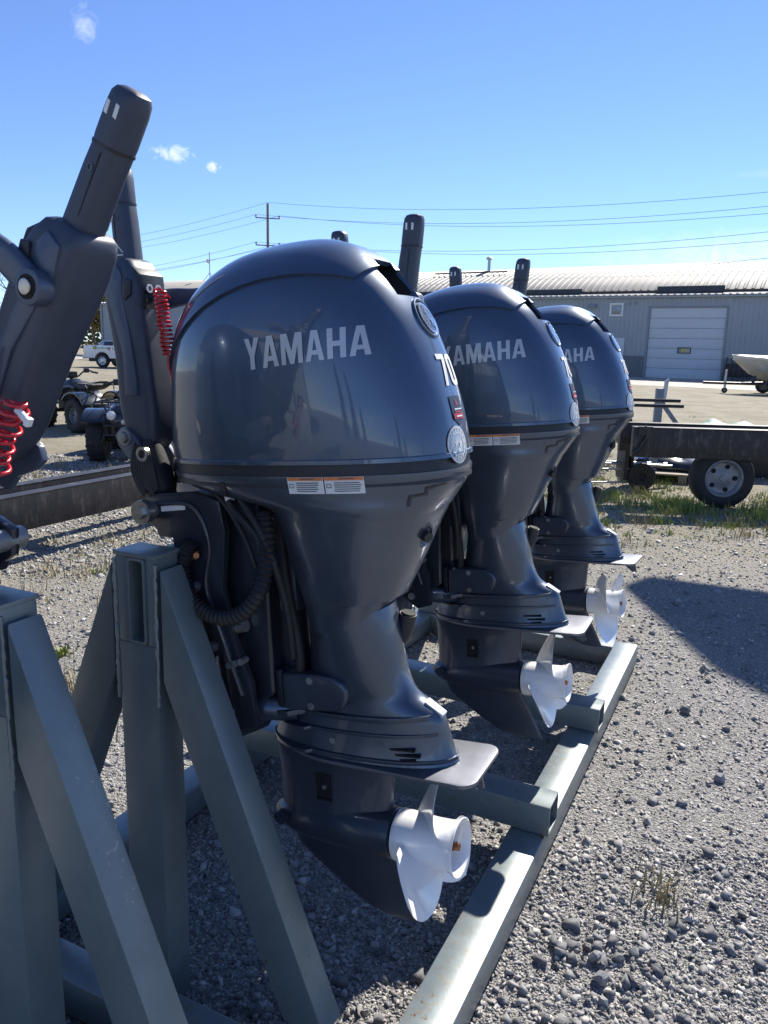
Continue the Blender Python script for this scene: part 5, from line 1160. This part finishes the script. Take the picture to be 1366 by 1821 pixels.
# ------------------------------------------------------------------ made-up board outside the right edge, shaped to cast the shadow on the gravel
t = thing('shadow_board', 'tall made-up board on two posts outside the right edge, added to cast the shadow', 'sign', (1.9, 12.0, 0))
MB().prism([(-2.04,5.77),(-1.24,6.9),(-.96,7.1),(1.7,7.1),(1.7,5.4),(-1.95,5.5)], -.06, .06).build('board', 'siding', t, bevel=.02)
for x in (-.9, 1.1): MB().box((x-.08,.065,0),(x+.08,.22,6.9)).build('post', 'galvanised', t, bevel=.01)
# ------------------------------------------------------------------ the yard behind the camera, mirrored in the glossy cowls
t = thing('yard_building', 'ribbed metal workshop behind the viewer, seen only mirrored in the cowls', 'building', (-15.5, -12, 0), (0,0,R(-18)))
mb = MB(); pr = []; x = -9
while x < 9: pr += [(x,0),(x+.2,0),(x+.23,.03),(x+.3,.03)]; x += .33
n_ = len(pr); mb.add([(x,y,0) for x, y in pr]+[(x,y,4.6) for x, y in pr], [(i,i+1,n_+i+1,n_+i) for i in range(n_-1)]); mb.box((-9,-10,0),(9,-.02,4.6)); mb.build('wall', 'siding', t, smooth=0)
mb = MB(); mb.prism([(-9.4,4.6),(9.4,4.6),(0,6.4)],-10.3,.4); mb.build('roof', 'roof_metal', t)
def conifer(label, loc, h, seed):
    rr = random.Random(seed); t = thing('conifer', label, 'tree', loc, (0,0,rr.uniform(0,6)), 'conifers behind the viewer')
    MB().cyl((0,0,0),(0,0,h),h*.016,8,.02).build('trunk', 'bark', t)
    vs, fs = [], []
    for k in range(900):
        q = rr.random()**.8; z = h*(.10+.88*q); rad = h*.19*(1-q)**.9*rr.uniform(.35,1)+.05; a = rr.uniform(0,6.283); s_ = h*.035*rr.uniform(.6,1.3)
        c = Vector((rad*math.cos(a), rad*math.sin(a), z-rad*.25)); o = Vector((math.cos(a), math.sin(a), -.45)).normalized(); b = Vector((-math.sin(a), math.cos(a), rr.uniform(-.3,.3)))
        i = len(vs); vs += [tuple(c-o*s_), tuple(c+b*s_*.6), tuple(c+o*s_*1.6), tuple(c-b*s_*.6)]; fs.append((i,i+1,i+2,i+3))
    MB().add(vs, fs).build('crown', 'leaf_green', t, smooth=0)
for k in range(11):
    a = R(200+k*13+7*((k*5) % 3)); d = 34+14*((k*7) % 5)/4; conifer('dark conifer in the row across the yard behind the viewer', (d*math.cos(a), d*math.sin(a)-4, 0), 5.0+5.5*((k*5) % 7)/6, 60+k)

# ------------------------------------------------------------------ loose gravel, chunks and weeds
CB = (np.array(cr), np.array(cu), np.array(cf)); CP = np.array(CAM)
def in_view(x, y, z=0., mx=.06):
    d = np.stack([x-CP[0], y-CP[1], np.full_like(x, z)-CP[2]], 1); dz = d@CB[2]; px = (d@CB[0])/dz*1400/683; py = (d@CB[1])/dz*1400/910.5
    return (dz > .3) & (np.abs(px) < 1+mx) & (np.abs(py) < 1+mx), dz
CUBE = np.array([(-1,-1,-1),(1,-1,-1),(1,1,-1),(-1,1,-1),(-1,-1,1),(1,-1,1),(1,1,1),(-1,1,1)], float)
CF = np.array([(0,2,1),(0,3,2),(4,5,6),(4,6,7),(0,1,5),(0,5,4),(1,2,6),(1,6,5),(2,3,7),(2,7,6),(3,0,4),(3,4,7)])
def stones(name, m, pos, size, sink=.48, flat=.6):
    n = len(pos); v = np.repeat(CUBE[None]*np.array([1,1,flat]), n, 0)+RNG.normal(0, .42, (n,8,3)); v *= np.array([1,1,1])
    sc = RNG.uniform(.6, 1.25, (n,1,3)); v *= sc*size[:,None,None]*.5
    q = RNG.normal(0, 1, (n,4)); q[:,1:3] *= .45; q /= np.linalg.norm(q, axis=1, keepdims=True); w, x, y, z = q.T
    Rm = np.stack([np.stack([1-2*(y*y+z*z),2*(x*y-z*w),2*(x*z+y*w)],1),np.stack([2*(x*y+z*w),1-2*(x*x+z*z),2*(y*z-x*w)],1),np.stack([2*(x*z-y*w),2*(y*z+x*w),1-2*(x*x+y*y)],1)],1)
    v = np.einsum('nij,nkj->nki', Rm, v); v += np.concatenate([pos, (size*(.5-sink)*.6)[:,None]], 1)[:,None,:]
    f = (CF[None]+8*np.arange(n)[:,None,None]).reshape(-1,3)
    me = bpy.data.meshes.new(name); me.vertices.add(n*8); me.vertices.foreach_set('co', v.reshape(-1)); me.loops.add(len(f)*3); me.loops.foreach_set('vertex_index', f.reshape(-1).astype(np.int32))
    me.polygons.add(len(f)); me.polygons.foreach_set('loop_start', np.arange(0, len(f)*3, 3, dtype=np.int32)); me.update(); me.validate()
    me.materials.append(MATS[m]); o = bpy.data.objects.new(name, me); COL.objects.link(o); return stuff(o)
def scatter(n, x0, x1, y0, y1, dmin, dmax):
    x = RNG.uniform(x0, x1, n); y = RNG.uniform(y0, y1, n); ok, d = in_view(x, y); ok &= (d > dmin) & (d < dmax); return np.stack([x[ok], y[ok]], 1), d[ok]
p, d = scatter(190000, -2.2, 1.2, .3, 3.4, 0, 2.6); stones('fine_gravel', 'gravel_stone', p, RNG.lognormal(math.log(.0048), .56, len(p)).clip(.003, .024))
p, d = scatter(330000, -6, 2.8, 1.2, 11.5, 2.5, 9.5); k = RNG.random(len(p)) < np.clip((9.5-d)/6.0, .0, 1)*.9; p = p[k]; stones('gravel', 'gravel_stone', p, RNG.lognormal(math.log(.0056), .55, len(p)).clip(.004, .028))
p, d = scatter(230000, -9, 4, 2.5, 14, 5.4, 12); k = RNG.random(len(p)) < np.where(p[:,0] < -1.9, .8, .08); stones('coarse_gravel', 'gravel_stone', p[k], RNG.lognormal(math.log(.0115), .5, k.sum()).clip(.006, .04))
# darker crusher chunks in patches at the lower right and under the motors
def patch(cx, cy, sx, sy, n, lo, hi):
    q = np.stack([RNG.normal(cx, sx, n), RNG.normal(cy, sy, n)], 1); return q, RNG.uniform(lo, hi, n)
pp, ss = [], []
for a in ((-.21,1.93,.09,.07,44,.010,.030),(-.08,1.75,.30,.16,50,.008,.022),(-.25,1.45,.20,.16,60,.008,.026),(.1,1.35,.25,.2,70,.008,.026),(-.9,1.5,.3,.3,160,.010,.026),(.15,2.1,.2,.2,50,.010,.03)):
    a_, b_ = patch(*a); pp.append(a_); ss.append(b_)
stones('dark_gravel', 'dark_stone', np.concatenate(pp), np.concatenate(ss), .3, .8)
# largest separate chunks
rr = random.Random(12)
base = None
for k, (x, y, s_) in enumerate(((-.262,1.90,.040),(-.205,1.93,.034),(-.232,1.83,.046),(-.17,1.97,.030),(-.285,1.96,.028),(-.215,1.765,.030),(-.13,1.86,.026),(-.305,1.53,.034),(-.262,1.44,.042),(-.33,1.42,.030),(-.20,1.40,.030),(-.05,1.55,.036),(.02,1.72,.034),(-.02,3.05,.045),(-.20,3.6,.05))):
    mb = MB(); sd2 = random.Random(100+k); dirs = [Vector((sd2.gauss(0,1),sd2.gauss(0,1),sd2.gauss(0,1))).normalized()*sd2.uniform(.8,1.15) for _ in range(22)]
    bm = bmesh.new(); [bm.verts.new(v*s_*.5) for v in dirs]; bmesh.ops.convex_hull(bm, input=bm.verts[:]); bm.verts.index_update()
    me = bpy.data.meshes.new('stone'); bm.to_mesh(me); bm.free(); me.materials.append(MATS['dark_stone']); o = bpy.data.objects.new('stone', me); COL.objects.link(o); o.location = (x, y, s_*.26); o.rotation_euler = (rr.uniform(0,6), rr.uniform(0,6), 0)
    tag(o, 'dark angular stone bigger than the surrounding gravel', 'stone', 'dark angular stones in the gravel')
# grass and weeds
def tufts(name, m, centres, blades, h, spread, wid=.003):
    vs, fs = [], []
    for cx, cy, s_ in centres:
        for k in range(int(blades*s_)):
            a = random.uniform(0, 2*math.pi); r_ = abs(random.gauss(0, spread*s_)); x, y = cx+r_*math.cos(a), cy+r_*math.sin(a); hh = h*s_*random.uniform(.35,1.1); b = random.uniform(0, 6.28); ln_ = hh*random.uniform(.2,.8); c_, q_ = math.cos(b), math.sin(b); w_ = wid*random.uniform(.6,1.4)
            i = len(vs); vs += [(x-q_*w_, y+c_*w_, 0), (x+q_*w_, y-c_*w_, 0), (x+c_*ln_*.4+q_*w_*.7, y+q_*ln_*.4-c_*w_*.7, hh*.65), (x+c_*ln_*.4-q_*w_*.7, y+q_*ln_*.4+c_*w_*.7, hh*.65), (x+c_*ln_, y+q_*ln_, hh)]; fs += [(i,i+1,i+2,i+3), (i+3,i+2,i+4)]
    stuff(MB().add(vs, fs).build(name, m, smooth=0))
g = [(-1.35+random.gauss(0,.45), 8.6+random.gauss(0,.45), random.uniform(.5,1.2)) for _ in range(46)]+[(-.78+random.gauss(0,.12), 8.8+random.gauss(0,.15), random.uniform(.9,1.5)) for _ in range(14)]+[(.05+random.gauss(0,.10), 8.75+random.gauss(0,.2), random.uniform(.8,1.6)) for _ in range(12)]+[(-1.1+random.gauss(0,.9), 9.9+random.gauss(0,.9), random.uniform(.5,1.1)) for _ in range(110)]+[(-.4+random.gauss(0,.6), 8.2+random.gauss(0,.5), random.uniform(.3,.7)) for _ in range(60)]+[(-1.15+random.gauss(0,.35), 7.4+random.gauss(0,.4), random.uniform(.4,.8)) for _ in range(14)]
tufts('grass', 'grass_green', g, 40, .10, .10, .004)
g = [(-1.0+random.gauss(0,1.6), 14+random.gauss(0,3.5), random.uniform(.5,1.1)) for _ in range(160)]+[(-1.2+random.gauss(0,.8), 8.3+random.gauss(0,.8), random.uniform(.4,1)) for _ in range(70)]+[(-6.9+random.gauss(0,.8), 6.9+random.gauss(0,.9), random.uniform(.5,1.2)) for _ in range(60)]+[(-2.62+random.gauss(0,.16), 2.35+random.gauss(0,.22), random.uniform(.6,1.2)) for _ in range(26)]+[(-4.4+random.gauss(0,.5), 4.4+random.gauss(0,.8), random.uniform(.4,1)) for _ in range(30)]+[(-.12+random.gauss(0,.02), 2.25+random.gauss(0,.03), .5) for _ in range(5)]
tufts('dry_grass', 'grass_dry', g, 26, .13, .10, .0028)
g = [(-3.9,4.15,1.0),(-3.72,4.6,.7),(-4.1,3.9,.6),(-3.15,2.72,.8),(-2.15,1.82,.7),(-2.8,3.3,.6),(-1.02,1.06,.7),(-.98,1.10,.5),(-1.9,1.75,.5),(-4.3,5.2,.8)]
tufts('weeds', 'grass_green', g, 34, .075, .05, .006)
